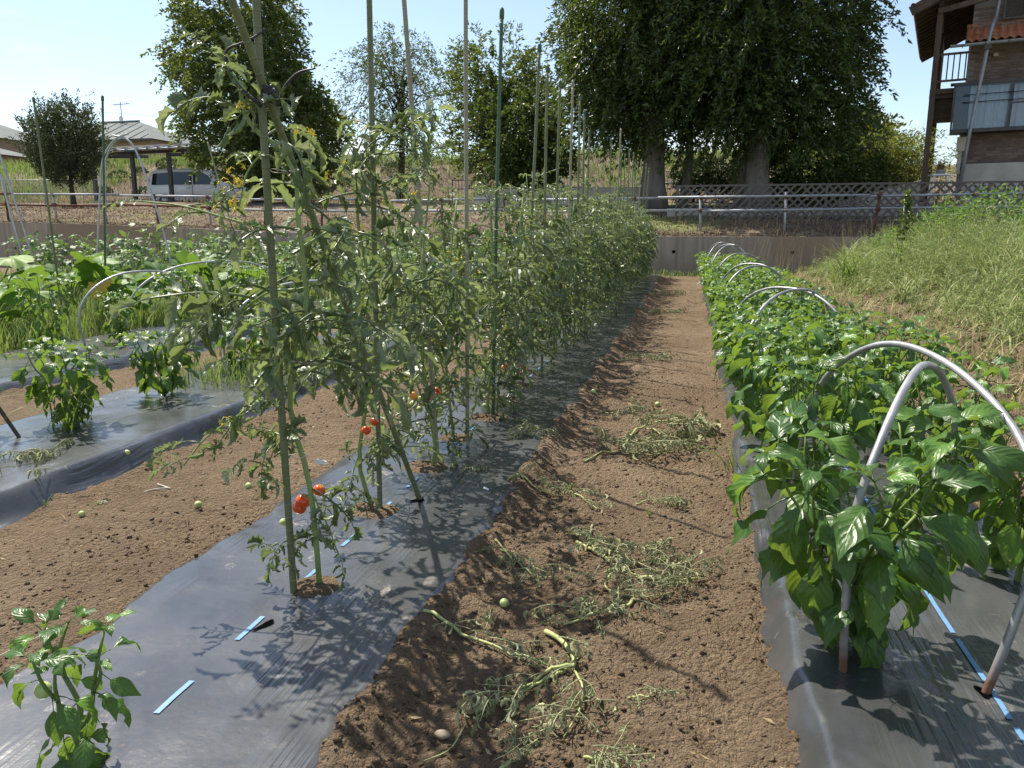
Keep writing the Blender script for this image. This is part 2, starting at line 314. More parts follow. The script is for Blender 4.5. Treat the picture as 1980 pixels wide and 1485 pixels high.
def mat_film():
    """black polythene: smooth and glossy, dulled by dust where rain has left it"""
    m, n, out = newmat('mulch_film'); t = N(n, 'ShaderNodeTexCoord').outputs['Object']
    dust = mathn(n, 'MULTIPLY', ramp(n, noise(n, t, 7.5, 8, 0.68), 0.60, 0.66), ramp(n, noise(n, t, 1.3, 2), 0.42, 0.6))
    film = ramp(n, noise(n, t, 1.6, 5, 0.6), 0.3, 0.75)
    c = mixcol(n, film, (0.022, 0.0235, 0.026), (0.082, 0.084, 0.086))
    c = mixcol(n, mathn(n, 'MULTIPLY', dust, 0.6), c, (0.21, 0.175, 0.13))
    sp = N(n, 'ShaderNodeTexVoronoi'); sp.inputs['Scale'].default_value = 17; sp.inputs['Randomness'].default_value = 1; n.links.new(t, sp.inputs['Vector'])
    spk = mathn(n, 'MULTIPLY', ramp(n, sp.outputs['Distance'], 0.085, 0.06), ramp(n, noise(n, t, 4, 2), 0.48, 0.52))
    c = mixcol(n, spk, c, (0.10, 0.07, 0.045))
    ro = mathn(n, 'ADD', mathn(n, 'MULTIPLY', dust, 0.25), mathn(n, 'ADD', 0.20, mathn(n, 'MULTIPLY', film, 0.09)))
    # tension wrinkles run diagonally in streaks that fade in and out
    mp_ = N(n, 'ShaderNodeMapping'); mp_.inputs['Rotation'].default_value = (0, 0, R_(-38)); mp_.inputs['Scale'].default_value = (60, 2.2, 1); n.links.new(t, mp_.inputs[0])
    wr = mathn(n, 'MULTIPLY', noise(n, mp_.outputs[0], 1.0, 2, 0.5), ramp(n, noise(n, t, 2.2, 2), 0.47, 0.62))
    h = mathn(n, 'ADD', mathn(n, 'MULTIPLY', wr, 1.0), mathn(n, 'MULTIPLY', noise(n, t, 26, 4, 0.6), 0.16))
    pbsdf(n, out, c, ro, 0.9, bump(n, h, 0.8, 0.010)); return m
def mat_wall():
    m, n, out = newmat('retaining_concrete'); t = N(n, 'ShaderNodeTexCoord').outputs['Object']
    mp_ = N(n, 'ShaderNodeMapping'); mp_.inputs['Scale'].default_value = (2.6, 1, 0.10); n.links.new(t, mp_.inputs[0])
    st = noise(n, mp_.outputs[0], 2.0, 6, 0.65)
    c = mixcol(n, ramp(n, st, 0.36, 0.66), (0.235, 0.19, 0.145), (0.42, 0.365, 0.295))
    c = mixcol(n, ramp(n, noise(n, t, 0.35, 3), 0.45, 0.6), c, (0.27, 0.205, 0.15))
    pbsdf(n, out, c, 0.92, 0.15, bump(n, noise(n, t, 22, 5), 0.35, 0.02)); return m
def mat_stake(name, a, b):
    """steel tube in a plastic skin with a ring every few centimetres"""
    m, n, out = newmat(name); t = N(n, 'ShaderNodeTexCoord').outputs['Object']
    s = N(n, 'ShaderNodeSeparateXYZ'); n.links.new(t, s.inputs[0])
    w = mathn(n, 'ABSOLUTE', mathn(n, 'SUBTRACT', mathn(n, 'FRACT', mathn(n, 'MULTIPLY', s.outputs[2], 26.0)), 0.5))
    ring = ramp(n, w, 0.41, 0.49)
    c = mixcol(n, ramp(n, noise(n, t, 7, 5, 0.65), 0.35, 0.65), a, b)
    c = mixcol(n, mathn(n, 'MULTIPLY', ring, 0.35), c, tuple(min(1, x * 1.6) for x in b))
    pbsdf(n, out, c, 0.5, 0.4, bump(n, ring, 0.5, 0.004)); return m
M['soil'] = mat_ground(); M['bank'] = mat_bank(); M['film'] = mat_film(); M['wall'] = mat_wall()
M['stake'] = mat_stake('stake_green', (0.115, 0.135, 0.058), (0.165, 0.182, 0.088))
M['stake_old'] = mat_stake('stake_faded', (0.24, 0.225, 0.145), (0.30, 0.285, 0.19))
M['stake_dark'] = mat_stake('stake_deep_green', (0.05, 0.098, 0.05), (0.075, 0.13, 0.07))
def mat_leg():
    m, n, out = newmat('pipe_rusted_foot'); t = N(n, 'ShaderNodeTexCoord').outputs['Object']
    s = N(n, 'ShaderNodeSeparateXYZ'); n.links.new(t, s.inputs[0])
    k = mathn(n, 'ADD', s.outputs[2], mathn(n, 'MULTIPLY', noise(n, t, 40, 4), 0.08))
    f = ramp(n, k, 0.15, 0.08)
    c = mixcol(n, f, mixcol(n, ramp(n, noise(n, t, 12, 4), 0.35, 0.65), (0.25, 0.25, 0.25), (0.38, 0.38, 0.385)), (0.15, 0.075, 0.042))
    p = pbsdf(n, out, c, 0.45, 0.45, bump(n, noise(n, t, 150, 3), 0.2, 0.003)); n.links.new(mathn(n, 'MULTIPLY', mathn(n, 'SUBTRACT', 1.0, f), 0.45), p.inputs['Metallic']); return m
M['hoop'] = mat_leg()
def mat_brick():
    m, n, out = newmat('grey_brown_brick'); r = N(n, 'ShaderNodeObjectInfo').outputs['Random']; t = N(n, 'ShaderNodeTexCoord').outputs['Object']
    c = mixcol(n, r, (0.14, 0.10, 0.08), (0.26, 0.20, 0.165)); c = mixcol(n, mathn(n, 'MULTIPLY', noise(n, t, 22, 4), 0.4), c, (0.09, 0.07, 0.06))
    pbsdf(n, out, c, 0.9, 0.15, bump(n, noise(n, t, 60, 4), 0.3, 0.006)); return m
def mat_tile():
    m, n, out = newmat('clay_tile'); r = N(n, 'ShaderNodeObjectInfo').outputs['Random']; t = N(n, 'ShaderNodeTexCoord').outputs['Object']
    c = mixcol(n, r, (0.30, 0.095, 0.045), (0.42, 0.175, 0.09)); c = mixcol(n, ramp(n, noise(n, t, 9, 5), 0.5, 0.75), c, (0.13, 0.06, 0.045))
    pbsdf(n, out, c, 0.75, 0.3, bump(n, noise(n, t, 60, 4), 0.2, 0.006)); return m
M['brick'] = mat_brick(); M['tile'] = mat_tile()
def mat_glass():
    m, n, out = newmat('window_glass')
    g = N(n, 'ShaderNodeBsdfGlossy'); g.inputs['Roughness'].default_value = 0.02; g.inputs['Color'].default_value = (0.9, 0.93, 0.97, 1)
    tr = N(n, 'ShaderNodeBsdfTransparent'); tr.inputs[0].default_value = (0.82, 0.86, 0.88, 1)
    fr = N(n, 'ShaderNodeFresnel'); fr.inputs[0].default_value = 1.35
    mx = N(n, 'ShaderNodeMixShader'); n.links.new(mathn(n, 'ADD', fr.outputs[0], 0.02), mx.inputs[0]); n.links.new(tr.outputs[0], mx.inputs[1]); n.links.new(g.outputs[0], mx.inputs[2])
    n.links.new(mx.outputs[0], out.inputs[0]); return m
M['glass'] = mat_glass()
_tn = ['', '', 'twenty', 'thirty', 'forty']
ORD = ['first', 'second', 'third', 'fourth', 'fifth', 'sixth', 'seventh', 'eighth', 'ninth', 'tenth', 'eleventh', 'twelfth', 'thirteenth', 'fourteenth', 'fifteenth', 'sixteenth', 'seventeenth', 'eighteenth', 'nineteenth', 'twentieth']
for _i in range(21, 50): ORD.append({30: 'thirtieth', 40: 'fortieth'}.get(_i) or _tn[_i // 10] + '-' + ORD[_i % 10 - 1])

# ================================================================== the field: soil, beds, film
#        centre  half_top slope  film_half  height
BEDS = {'tomato': (-1.09, 0.405, 0.17, 0.435, 0.042), 'pepper': (0.685, 0.385, 0.07, 0.43, 0.075),
        'left': (-2.97, 0.44, 0.09, 0.535, 0.10), 'far_left': (-4.98, 0.55, 0.10, 0.65, 0.09)}
PATH_Z = -0.068
WALL_Y = 20.6
def film_edge(b, y, side):
    seed = {'tomato': 11, 'pepper': 23, 'left': 31, 'far_left': 47}[b] + (5 if side > 0 else 0)
    a = {'tomato': 0.085, 'pepper': 0.032, 'left': 0.035, 'far_left': 0.04}[b]
    return BEDS[b][3] + a * fbm(y, y * 0 + side, 1.9, 4, seed, 0.6) + 0.018 * fbm(y, y * 0 + side, 14, 3, seed + 2, 0.6)
def bed_z(x, y):
    z = np.full(np.shape(x), PATH_Z)
    for k, (c, ht, sl, fh, H) in BEDS.items():
        d = np.abs(x - c) + 0.045 * fbm(x, y, 2.6, 3, 3)
        z = np.maximum(z, PATH_Z + H * (1 - sstep(ht, ht + sl, d)))
    # the weedy rise on the right
    z = z + 0.42 * sstep(2.1, 4.6, x) * sstep(3.0, 9.0, y) + 0.03 * sstep(1.25, 1.6, x)
    return z
def ground_z(x, y):
    z = bed_z(x, y)
    soil = np.ones(np.shape(x)); heap = np.zeros(np.shape(x))
    for k, (c, ht, sl, fh, H) in BEDS.items():
        sd = np.where(x > c, 1, -1); e = np.where(sd > 0, film_edge(k, y, 1), film_edge(k, y, -1)); d = np.abs(x - c)
        soil = soil * sstep(e - 0.05, e + 0.01, d)
        heap = heap + np.exp(-((d - e - 0.035) / 0.035) ** 2) * (0.013 + 0.020 * fbm(x, y, 7, 4, 91))
    n = 0.020 * fbm(x, y, 2.6, 3, 1) + 0.016 * fbm(x, y, 9, 3, 5) + 0.014 * np.maximum(0, fbm(x, y, 24, 3, 9)) + 0.006 * fbm(x, y, 60, 2, 13)
    rough = (1 + 1.6 * sstep(1.15, 1.5, x)) * (0.55 + 0.75 * sstep(-0.25, 0.25, fbm(x, y, 1.3, 2, 43)))
    return z + soil * (n * rough + heap) - (1 - soil) * 0.022
def film_z(b, x, y):
    c, ht, sl, fh, H = BEDS[b]
    z = PATH_Z + H * (1 - sstep(ht, ht + sl, np.abs(x - c) + 0.045 * fbm(x, y, 2.6, 3, 3)))
    u = (x - c) + 0.8 * y
    wr = np.sin(u * 95 + 3 * fbm(x, y, 3, 2, 61)) * sstep(0.10, 0.5, fbm(x, y, 2.4, 2, 77))
    return z + 0.004 + 0.006 * fbm(x, y, 3.4, 3, 71) + 0.0035 * fbm(x, y, 12, 3, 73) * sstep(0.6, 1.0, np.abs(x - c) / ht) + 0.0011 * wr * sstep(12, 5, y)

def axis(segs):
    out = [segs[0][0]]
    for a, b, s in segs:
        n = max(1, int(round((b - a) / s))); out.extend(np.linspace(a, b, n + 1)[1:])
    return np.array(out)
xs = axis([(-90, -30, 6), (-30, -9, 0.8), (-9, -5.7, 0.12), (-5.7, -2.55, 0.045), (-2.55, -1.45, 0.02), (-1.45, -0.75, 0.05), (-0.75, 0.33, 0.0125), (0.33, 1.05, 0.06), (1.05, 2.6, 0.022), (2.6, 8, 0.12), (8, 30, 0.9), (30, 90, 6)])
ys = [1.0]
while ys[-1] < WALL_Y - 0.1: ys.append(ys[-1] + max(0.0085, ys[-1] * 0.0062))
ys = np.concatenate([axis([(-40, -4, 4), (-4, 0, 0.5), (0, 0.97, 0.06)]), np.array(ys), [WALL_Y + 0.06]])
gx, gy = np.meshgrid(xs, ys)
ground = MB().add(np.stack([gx, gy, ground_z(gx, gy)], -1), gridF(len(ys), len(xs))).build('ground', M['soil'])
tag(ground, kind='structure')

def make_film(b, label, y0=-0.6, y1=19.9):
    c, ht, sl, fh, H = BEDS[b]; ys = [y0]
    while ys[-1] < y1: ys.append(ys[-1] + max(0.012, abs(ys[-1]) * 0.009))
    ys = np.array(ys); s = np.concatenate([[-1.14, -1.07], np.linspace(-1, 1, 73), [1.07, 1.14]])
    el = film_edge(b, ys, -1); er = film_edge(b, ys, 1)
    X = np.where(s[None] < 0, c + s[None] * el[:, None], c + s[None] * er[:, None]); Y = np.repeat(ys[:, None], len(s), 1)
    Z = film_z(b, X, Y); d = np.maximum(0, np.abs(s) - 1)[None]
    Z = Z - d * 0.35 - 0.012 * sstep(0.97, 1.03, np.abs(s))[None]
    o = MB().add(np.stack([X, Y, Z], -1), gridF(len(ys), len(s))).build('mulch_film', M['film'])
    return tag(o, label, 'plastic sheet', 'black plastic sheets over the beds')
FILM = {
 'tomato': make_film('tomato', 'black plastic mulch sheet under the staked tomato row with dashed blue print'),
 'pepper': make_film('pepper', 'black plastic mulch sheet under the double pepper row with blue centre line'),
 'left': make_film('left', 'black plastic mulch sheet with rolled edge under the sparse peppers next to the tomatoes'),
 'far_left': make_film('far_left', 'black plastic mulch sheet with pipe hoop bordering the zucchini and grass')}
def stripe(b, x, y0, y1, w=0.013, dx=0.0, broken=False):
    ys = np.linspace(y0, y1, max(4, int((y1 - y0) / 0.02))); mb = MB()
    xx = x + dx * (ys - y0) / (y1 - y0 + 1e-9)
    V = np.stack([np.stack([xx + k * w / 2, ys, film_z(b, xx + k * w / 2, ys) + 0.0025], -1) for k in (-1, 0, 1)], 1)
    mb.add(V, gridF(len(ys), 3)); return mb.build('blue_stripe', M['blue'], FILM[b])
for y0 in np.arange(0.98, 6.2, 0.31): stripe('tomato', -1.085, y0, y0 + 0.125, 0.014)
for y0 in np.arange(0.9, 9.0, 0.36): stripe('pepper', 0.688, y0, y0 + 0.33, 0.012)
# torn planting holes and the soil in them
def soil_patch(b, x, y, r):
    k = 22; a = np.linspace(0, 2 * np.pi, k, endpoint=False); rr = r * (1 + 0.3 * fbm(np.cos(a) * 2 + x * 9, np.sin(a) * 2 + y * 9, 1.3, 2, 5))
    V = [[x, y, film_z(b, np.array(x), np.array(y)) + 0.012]]; F3 = []; F4 = []
    for q, (fr, hz) in enumerate(((0.45, 0.012), (0.8, 0.008), (1.0, -0.006))):
        for i in range(k):
            px, py = x + rr[i] * fr * np.cos(a[i]), y + rr[i] * fr * 0.85 * np.sin(a[i])
            V.append([px, py, float(film_z(b, np.array(px), np.array(py))) + hz + 0.006 * float(fbm(px, py, 30, 2, 7))])
    for i in range(k):
        j = (i + 1) % k; F3.append([0, 1 + i, 1 + j])
        for q in range(2): F4.append([1 + q * k + i, 1 + (q + 1) * k + i, 1 + (q + 1) * k + j, 1 + q * k + j])
    return MB().add(V, [np.array(F3), np.array(F4)]).build('soil_patch', M['soil'], FILM[b])
M['hole'] = mat_simple('torn_hole', (0.003, 0.003, 0.003), None, rough=1.0, spec=0.0)
def hole(b, x, y, a, l, w):
    th = np.linspace(0, 2 * np.pi, 14, endpoint=False); rr = 1 + 0.25 * np.sin(th * 3 + x)
    px = x + rr * (l * np.cos(th) * math.cos(a) - w * np.sin(th) * math.sin(a)); py = y + rr * (l * np.cos(th) * math.sin(a) + w * np.sin(th) * math.cos(a))
    V = np.vstack([[x, y, float(film_z(b, np.array(x), np.array(y))) + 0.0035], np.stack([px, py, film_z(b, px, py) + 0.0032], -1)])
    F = np.array([[0, 1 + i, 1 + (i + 1) % 14] for i in range(14)]); return MB().add(V, F).build('torn_hole', M['hole'], FILM[b])
hole('tomato', -1.055, 1.685, 1.2, 0.034, 0.010); hole('tomato', -1.03, 1.07, 1.0, 0.03, 0.012)
hole('pepper', 0.667, 1.71, 1.9, 0.022, 0.013); hole('tomato', -0.99, 2.70, 0.8, 0.03, 0.018)

# clods and crumbs of soil, too many to count
def scatter_clods(name, n, area, smin, smax, seed, power=3.0):
    g = np.random.default_rng(seed); x0, x1, y0, y1 = area
    y = y0 + (y1 - y0) * g.random(n) ** 1.8; x = x0 + (x1 - x0) * g.random(n)
    ok = np.ones(n, bool)
    for k in BEDS:
        c = BEDS[k][0]; e = np.where(x > c, film_edge(k, y, 1), film_edge(k, y, -1)); ok &= (np.abs(x - c) > e - 0.01)
    clump = fbm(x, y, 2.2, 3, 15); ok &= (g.random(n) < 0.45 + 0.9 * clump)
    x, y = x[ok], y[ok]; n = len(x); r = smin + (smax - smin) * g.random(n) ** power
    V = ICOV[None] * (0.6 + 0.8 * g.random((n, 12, 1))) * r[:, None, None] * np.stack([0.8 + 0.5 * g.random(n), 0.8 + 0.5 * g.random(n), 0.55 + 0.35 * g.random(n)], -1)[:, None]
    a = g.random(n) * 6.28; ca, sa = np.cos(a)[:, None], np.sin(a)[:, None]
    V = np.stack([V[..., 0] * ca - V[..., 1] * sa, V[..., 0] * sa + V[..., 1] * ca, V[..., 2]], -1)
    V = V + np.stack([x, y, ground_z(x, y) + r * 0.18], -1)[:, None]
    F = (ICOF[None] + (np.arange(n) * 12)[:, None, None]).reshape(-1, 3)
    return tag(MB().add(V.reshape(-1, 3), F).build(name, M['soil']), 'brown crumbs and clods of soil lying loose between the beds', 'soil', kind='stuff')
cl = scatter_clods('soil_crumbs', 26000, (-0.75, 0.34, 1.02, 6.5), 0.0015, 0.0085, 5, 5.0)
scatter_clods('soil_crumbs', 12000, (-2.6, -1.4, 1.2, 6.0), 0.0016, 0.009, 6, 5.0)
scatter_clods('soil_crumbs', 9000, (1.05, 3.2, 1.6, 14.0), 0.006, 0.034, 8, 2.6)

# ================================================================== the upper ground
TY = np.array([20.6, 20.9, 22.2, 24.0, 26.0, 30.0, 33.0, 36.5, 40.0, 45.0, 50.0, 400.0]); TZ = np.array([0.86, 0.93, 1.28, 1.55, 1.78, 2.1, 2.3, 2.6, 4.0, 5.45, 5.6, 5.8])
def wall_top(x): return 0.905 + 0.42 * sstep(-6, -22, x)
def terrain_z(x, y):
    z = np.interp(y, TY, TZ) + 0.38 * sstep(-6, -22, x) * sstep(36, 21, y)
    n = 0.10 * fbm(x, y, 0.35, 4, 33) * sstep(21, 23.5, y) + 0.05 * fbm(x, y, 1.6, 3, 35)
    n = n + 0.5 * fbm(x, y, 0.11, 3, 37) * sstep(36, 42, y)
    z = z - 1.1 * sstep(6, 12, x) * sstep(36, 44, y)
    flat = sstep(4.5, 6.5, x) * sstep(24, 25.5, y) * sstep(36, 32, y)
    return z + n * (1 - flat)
xs2 = axis([(-220, -60, 8), (-60, -32, 1.4), (-32, 14, 0.28), (14, 40, 1.3), (40, 220, 9)])
ys2 = axis([(WALL_Y + 0.02, 24, 0.12), (24, 50, 0.4), (50, 90, 4), (90, 400, 31)])
gx, gy = np.meshgrid(xs2, ys2)
tag(MB().add(np.stack([gx, gy, terrain_z(gx, gy)], -1), gridF(len(ys2), len(xs2))).build('terrain', M['bank']), kind='structure')
# concrete retaining wall with weep holes
wx = axis([(-60, -26, 2), (-26, 14, 0.25), (14, 60, 2)]); mb = MB(); prof = [(0.0, -0.4), (0.0, 1.0), (0.16, 1.0), (0.16, 0.4)]
V = np.array([[[x, WALL_Y - 0.1 + p[0], p[1] if p[1] < 0.5 else float(wall_top(x)) + 0.008 * float(fbm(x, 0.0, 3, 2, 8))] for p in prof] for x in wx])
mb.add(V, gridF(len(wx), 4)[:, ::-1])
wall = mb.build('retaining_wall', M['wall'], smooth=False); tag(wall, 'weathered grey concrete retaining wall closing the end of the field', 'wall')
for x in np.arange(-23.6, 12, 2.9):
    a = np.linspace(0, 2 * np.pi, 12, endpoint=False)
    V = np.vstack([[x, WALL_Y - 0.104, 0.52], np.stack([x + 0.045 * np.cos(a), np.full(12, WALL_Y - 0.104), 0.52 + 0.045 * np.sin(a)], -1)])
    MB().add(V, np.array([[0, 1 + (i + 1) % 12, 1 + i] for i in range(12)])).build('weep_hole', M['hole'], wall)
for x in (-16.2, -9.0, -1.9, 5.4):
    MB().add(*box((x, WALL_Y - 0.101, 0.35), (0.02, 0.006, 1.0))).build('joint', M['hole'], wall)

# ------------------------------------------------------------------ leaf-sized faces for crowns, weeds and litter
def leaves(mb, P, D, L, Wd, g, mi=0, fold=0.25):
    """one folded diamond leaf at each P pointing along D"""
    n = len(P); D = D / (np.linalg.norm(D, axis=1)[:, None] + 1e-9)
    A = g.normal(size=(n, 3)); A[:, 2] *= 0.4
    S = np.cross(D, A); S /= np.linalg.norm(S, axis=1)[:, None] + 1e-9
    Nn = np.cross(S, D); L = np.broadcast_to(L, (n,))[:, None]; Wd = np.broadcast_to(Wd, (n,))[:, None]
    m = P + D * L * 0.42
    V = np.stack([P, m + S * Wd + Nn * Wd * fold, P + D * L - Nn * L * 0.12, m - S * Wd + Nn * Wd * fold], 1).reshape(-1, 3)
    b = (np.arange(n) * 4)[:, None]
    F = np.stack([b + [0, 1, 2], b + [0, 2, 3]], 1).reshape(-1, 3)
    mb.add(V, F, mi=mi)
def blades(mb, P, H, az, lean, w, g, seg=4, mi=0, droop=1.2):
    """arching grass blades"""
    n = len(P); t = np.linspace(0, 1, seg + 1)
    dx, dy = np.cos(az), np.sin(az)
    th0 = np.pi / 2 - lean * 0.35; th = th0[:, None] - (lean * droop)[:, None] * t[None] ** 1.3
    st = H[:, None] / seg
    r = np.concatenate([np.zeros((n, 1)), np.cumsum(np.cos(th[:, :-1]) * st, 1)], 1); z = np.concatenate([np.zeros((n, 1)), np.cumsum(np.sin(th[:, :-1]) * st, 1)], 1)
    c = np.stack([P[:, 0, None] + dx[:, None] * r, P[:, 1, None] + dy[:, None] * r, P[:, 2, None] + z], -1)
    sv = np.stack([-dy, dx, g.normal(size=n) * 0.3], -1)[:, None] * (w[:, None] * (1 - 0.93 * t[None] ** 1.5))[..., None]
    V = np.stack([c - sv, c + sv], 2).reshape(-1, 3)
    b = (np.arange(n) * (seg + 1) * 2)[:, None, None]; i = (np.arange(seg) * 2)[None, :, None]
    F = (b + i + np.array([0, 1, 3, 2])[None, None]).reshape(-1, 4); mb.add(V, F, mi=mi)

# ------------------------------------------------------------------ trees
def tree(name, label, base, tr, lobes, mats, nspray, per, leaf, seed, trunk_top=None, bark='bark', droop=0.5, spray=0.7, shell=0.5, trunks=None, group=None, cat='tree', limbs=26, up=0.0, limb_r=0.3):
    """trunk, limbs and a crown of drooping leafy sprays filling the lobes (centre, radii)"""
    g = np.random.default_rng(seed); base = np.array(base, float)
    o = thing(name, label, cat, base, group)
    lobes = [(np.array(c, float) - base, np.array(r, float)) for c, r in lobes]
    wts = np.array([r[0] * r[1] + r[0] * r[2] for _, r in lobes]); wts /= wts.sum()
    P = []; O = []
    for (c, r), w in zip(lobes, wts):
        n = int(nspray * w * 1.15); d = g.normal(size=(n, 3)); d /= np.linalg.norm(d, axis=1)[:, None]
        lump = 1 + 0.20 * fbm(d[:, 0] * 2 + d[:, 2] + seed, d[:, 1] * 2 - d[:, 2], 1.7, 3, seed)
        rr = (shell + (1 - shell) * g.random(n) ** 0.6) * lump
        P.append(c + d * r * rr[:, None]); O.append(d)
    P = np.concatenate(P); O = np.concatenate(O)
    zmin = min(c[2] - r[2] for c, r in lobes)
    hole_n = fbm(P[:, 0] * 1.0 + seed, P[:, 2] + P[:, 1] * 0.7, 0.9, 2, seed + 3); keep = hole_n > -0.42
    P, O = P[keep], O[keep]; n = len(P)
    SD = O * np.array([1, 1, 0.35]) + g.normal(size=(n, 3)) * 0.35; SD[:, 2] += up; SD /= np.linalg.norm(SD, axis=1)[:, None]
    u = g.random((n, per)); u.sort(1); sl_ = spray * (0.6 + 0.8 * g.random(n))
    off = SD[:, None] * (u * sl_[:, None])[..., None]; off[..., 2] -= droop * (u ** 2) * sl_[:, None]
    LP = P[:, None] + off + g.normal(size=(n, per, 3)) * 0.06 * spray
    LD = SD[:, None] + g.normal(size=(n, per, 3)) * 0.75; LD[..., 2] -= droop * 1.1 * u
    LL = leaf[0] * (0.7 + 0.6 * g.random(n * per))
    mb = MB(); leaves(mb, LP.reshape(-1, 3), LD.reshape(-1, 3), LL, LL * leaf[1], g)
    mb.build('crown', mats, o)
    top = np.array(trunk_top, float) - base if trunk_top is not None else np.array([0, 0, lobes[0][0][2]])
    tm = MB(); k = 9; t = np.linspace(0, 1, k)[:, None]
    path = top * t + np.array([0.12, 0.06, 0]) * np.sin(t * 5 + seed) * tr * 1.2
    rad = tr * (1.05 - 0.55 * t[:, 0]) + tr * 0.5 * np.exp(-t[:, 0] * 14)
    path[0, 2] -= 0.25
    tm.add(*tube(path, rad, 12))
    for (b0, b1, r0) in (trunks or []):
        b0 = np.array(b0, float) - base; b1 = np.array(b1, float) - base; tt = np.linspace(0, 1, 7)[:, None]
        q = b0 + (b1 - b0) * tt + np.array([0.1, 0, 0]) * np.sin(tt * 4); q[0, 2] -= 0.2; tm.add(*tube(q, r0 * (1 - 0.4 * tt[:, 0]), 9))
    tm.build('trunk', M[bark], o)
    lm = MB()
    for i in g.choice(n, min(limbs, n), replace=False):
        s = top * (0.45 + 0.55 * g.random()); e = P[i] * 0.96; mid = (s + e) / 2 + np.array([0, 0, 0.12 * np.linalg.norm(e - s)]) + g.normal(size=3) * 0.15
        lm.add(*tube(spline([s, mid, e], 7), np.linspace(tr * limb_r, 0.012, 7), 5))
    lm.build('limb', M[bark], o)
    return o
def tz(x, y): return float(terrain_z(np.array(float(x)), np.array(float(y))))
tree('evergreen_tree', 'huge dark evergreen tree whose pale trunk rises behind the wooden lattice fence', (1.95, 25.5, tz(1.95, 25.5)), 0.34,
     [((1.9, 25.8, 7.6), (3.0, 3.0, 3.9)), ((1.2, 25.4, 6.0), (2.4, 2.4, 2.4)), ((3.2, 25.6, 5.6), (1.8, 2.0, 2.2)), ((2.0, 25.6, 10.5), (2.4, 2.6, 2.6))], M['evergreen'], 2700, 34, (0.165, 0.17), 3,
     trunk_top=(2.05, 25.7, 7.5), droop=0.75, spray=0.75, shell=0.45, trunks=[((1.42, 26.1, 1.8), (1.7, 26.2, 5.0), 0.2)])
tree('evergreen_tree', 'huge dark evergreen tree standing just past the end of the lattice fence', (-1.17, 26.0, tz(-1.17, 26.0)), 0.36,
     [((-1.9, 26.6, 7.9), (2.5, 2.7, 3.9)), ((-0.9, 26.4, 6.2), (2.4, 2.2, 2.6)), ((-2.7, 26.3, 6.3), (1.5, 1.7, 2.4)), ((-0.6, 26.6, 10.2), (2.6, 2.4, 2.6))], M['evergreen'], 2600, 34, (0.165, 0.17), 4,
     trunk_top=(-1.3, 26.4, 7.5), droop=0.75, spray=0.75, shell=0.45, trunks=[((-0.35, 26.6, 1.8), (-0.1, 26.7, 4.6), 0.17)])
tree('leafy_tree', 'large dark round tree standing beside the white van', (-17.6, 30, tz(-17.6, 30)), 0.28,
     [((-17.6, 30.2, 5.6), (2.9, 2.8, 2.2)), ((-18.5, 30.2, 7.7), (2.5, 2.5, 2.2)), ((-16.3, 30.0, 4.9), (2.2, 2.3, 1.9)), ((-18.3, 30.3, 9.9), (2.2, 2.0, 2.0)), ((-20.6, 30.2, 7.7), (0.9, 0.8, 0.5))], M['treeleaf'], 2100, 30, (0.17, 0.22), 5, trunk_top=(-17.9, 30.1, 6), droop=0.45, spray=0.8, shell=0.5, bark='barkdark')
tree('wispy_tree', 'thin see-through tree with drooping twigs against the sky', (-12.6, 33, tz(-12.6, 33)), 0.16,
     [((-13.6, 33, 7.0), (1.7, 1.5, 2.2)), ((-11.9, 33, 7.2), (1.7, 1.5, 1.9)), ((-12.5, 33, 8.3), (1.7, 1.4, 1.3)), ((-12.6, 33, 4.6), (1.6, 1.5, 1.3))], M['treepale'], 420, 30, (0.14, 0.16), 6, trunk_top=(-12.3, 33, 7.6), droop=1.3, spray=1.0, shell=0.35, bark='barkdark', limbs=60, limb_r=0.22)
tree('leafy_tree', 'pale green tree rising behind the dark camellia bush', (-7.3, 30.5, tz(-7.3, 30.5)), 0.17,
     [((-7.6, 30.5, 6.6), (1.7, 1.6, 1.9)), ((-7.4, 30.5, 4.8), (1.9, 1.6, 1.7)), ((-6.8, 30.5, 5.6), (1.6, 1.5, 1.6))], M['treeleaf'], 1000, 28, (0.14, 0.2), 7, droop=0.25, spray=0.7, up=0.3)
tree('camellia_bush', 'dark glossy camellia bush with bare lower trunk in front of paler tree', (-6.15, 28.4, tz(-6.15, 28.4)), 0.11,
     [((-6.3, 28.4, 4.6), (1.6, 1.4, 1.5)), ((-6.5, 28.4, 3.5), (1.5, 1.3, 1.1)), ((-5.4, 28.3, 3.6), (1.1, 1.1, 1.2))], M['evergreen'], 900, 20, (0.13, 0.26), 8, droop=0.3, spray=0.45, bark='barkdark')
tree('young_tree', 'small dark tree with upright feathery shoots near the tiled house', (-23.3, 26, tz(-23.3, 26)), 0.09,
     [((-23.5, 26, 3.9), (1.35, 1.2, 1.1)), ((-24.0, 26, 4.5), (0.8, 0.8, 0.9)), ((-23.0, 26, 4.6), (0.8, 0.8, 0.9)), ((-23.4, 26, 3.1), (0.7, 0.7, 0.6))], M['shrub'], 620, 30, (0.11, 0.2), 9, droop=0.05, spray=0.75, up=1.3, bark='barkdark')
tree('evergreen_shrub', 'low spreading dark shrub between the big trunk and the bamboo', (4.2, 27.2, tz(4.2, 27.2)), 0.07,
     [((3.6, 27.2, 3.2), (1.25, 1.0, 1.1)), ((4.8, 27.4, 3.1), (1.0, 0.9, 1.0)), ((3.9, 27.2, 2.4), (1.4, 0.9, 0.6))], M['evergreen'], 620, 20, (0.16, 0.16), 10, droop=0.4, spray=0.55, bark='barkdark', cat='shrub')
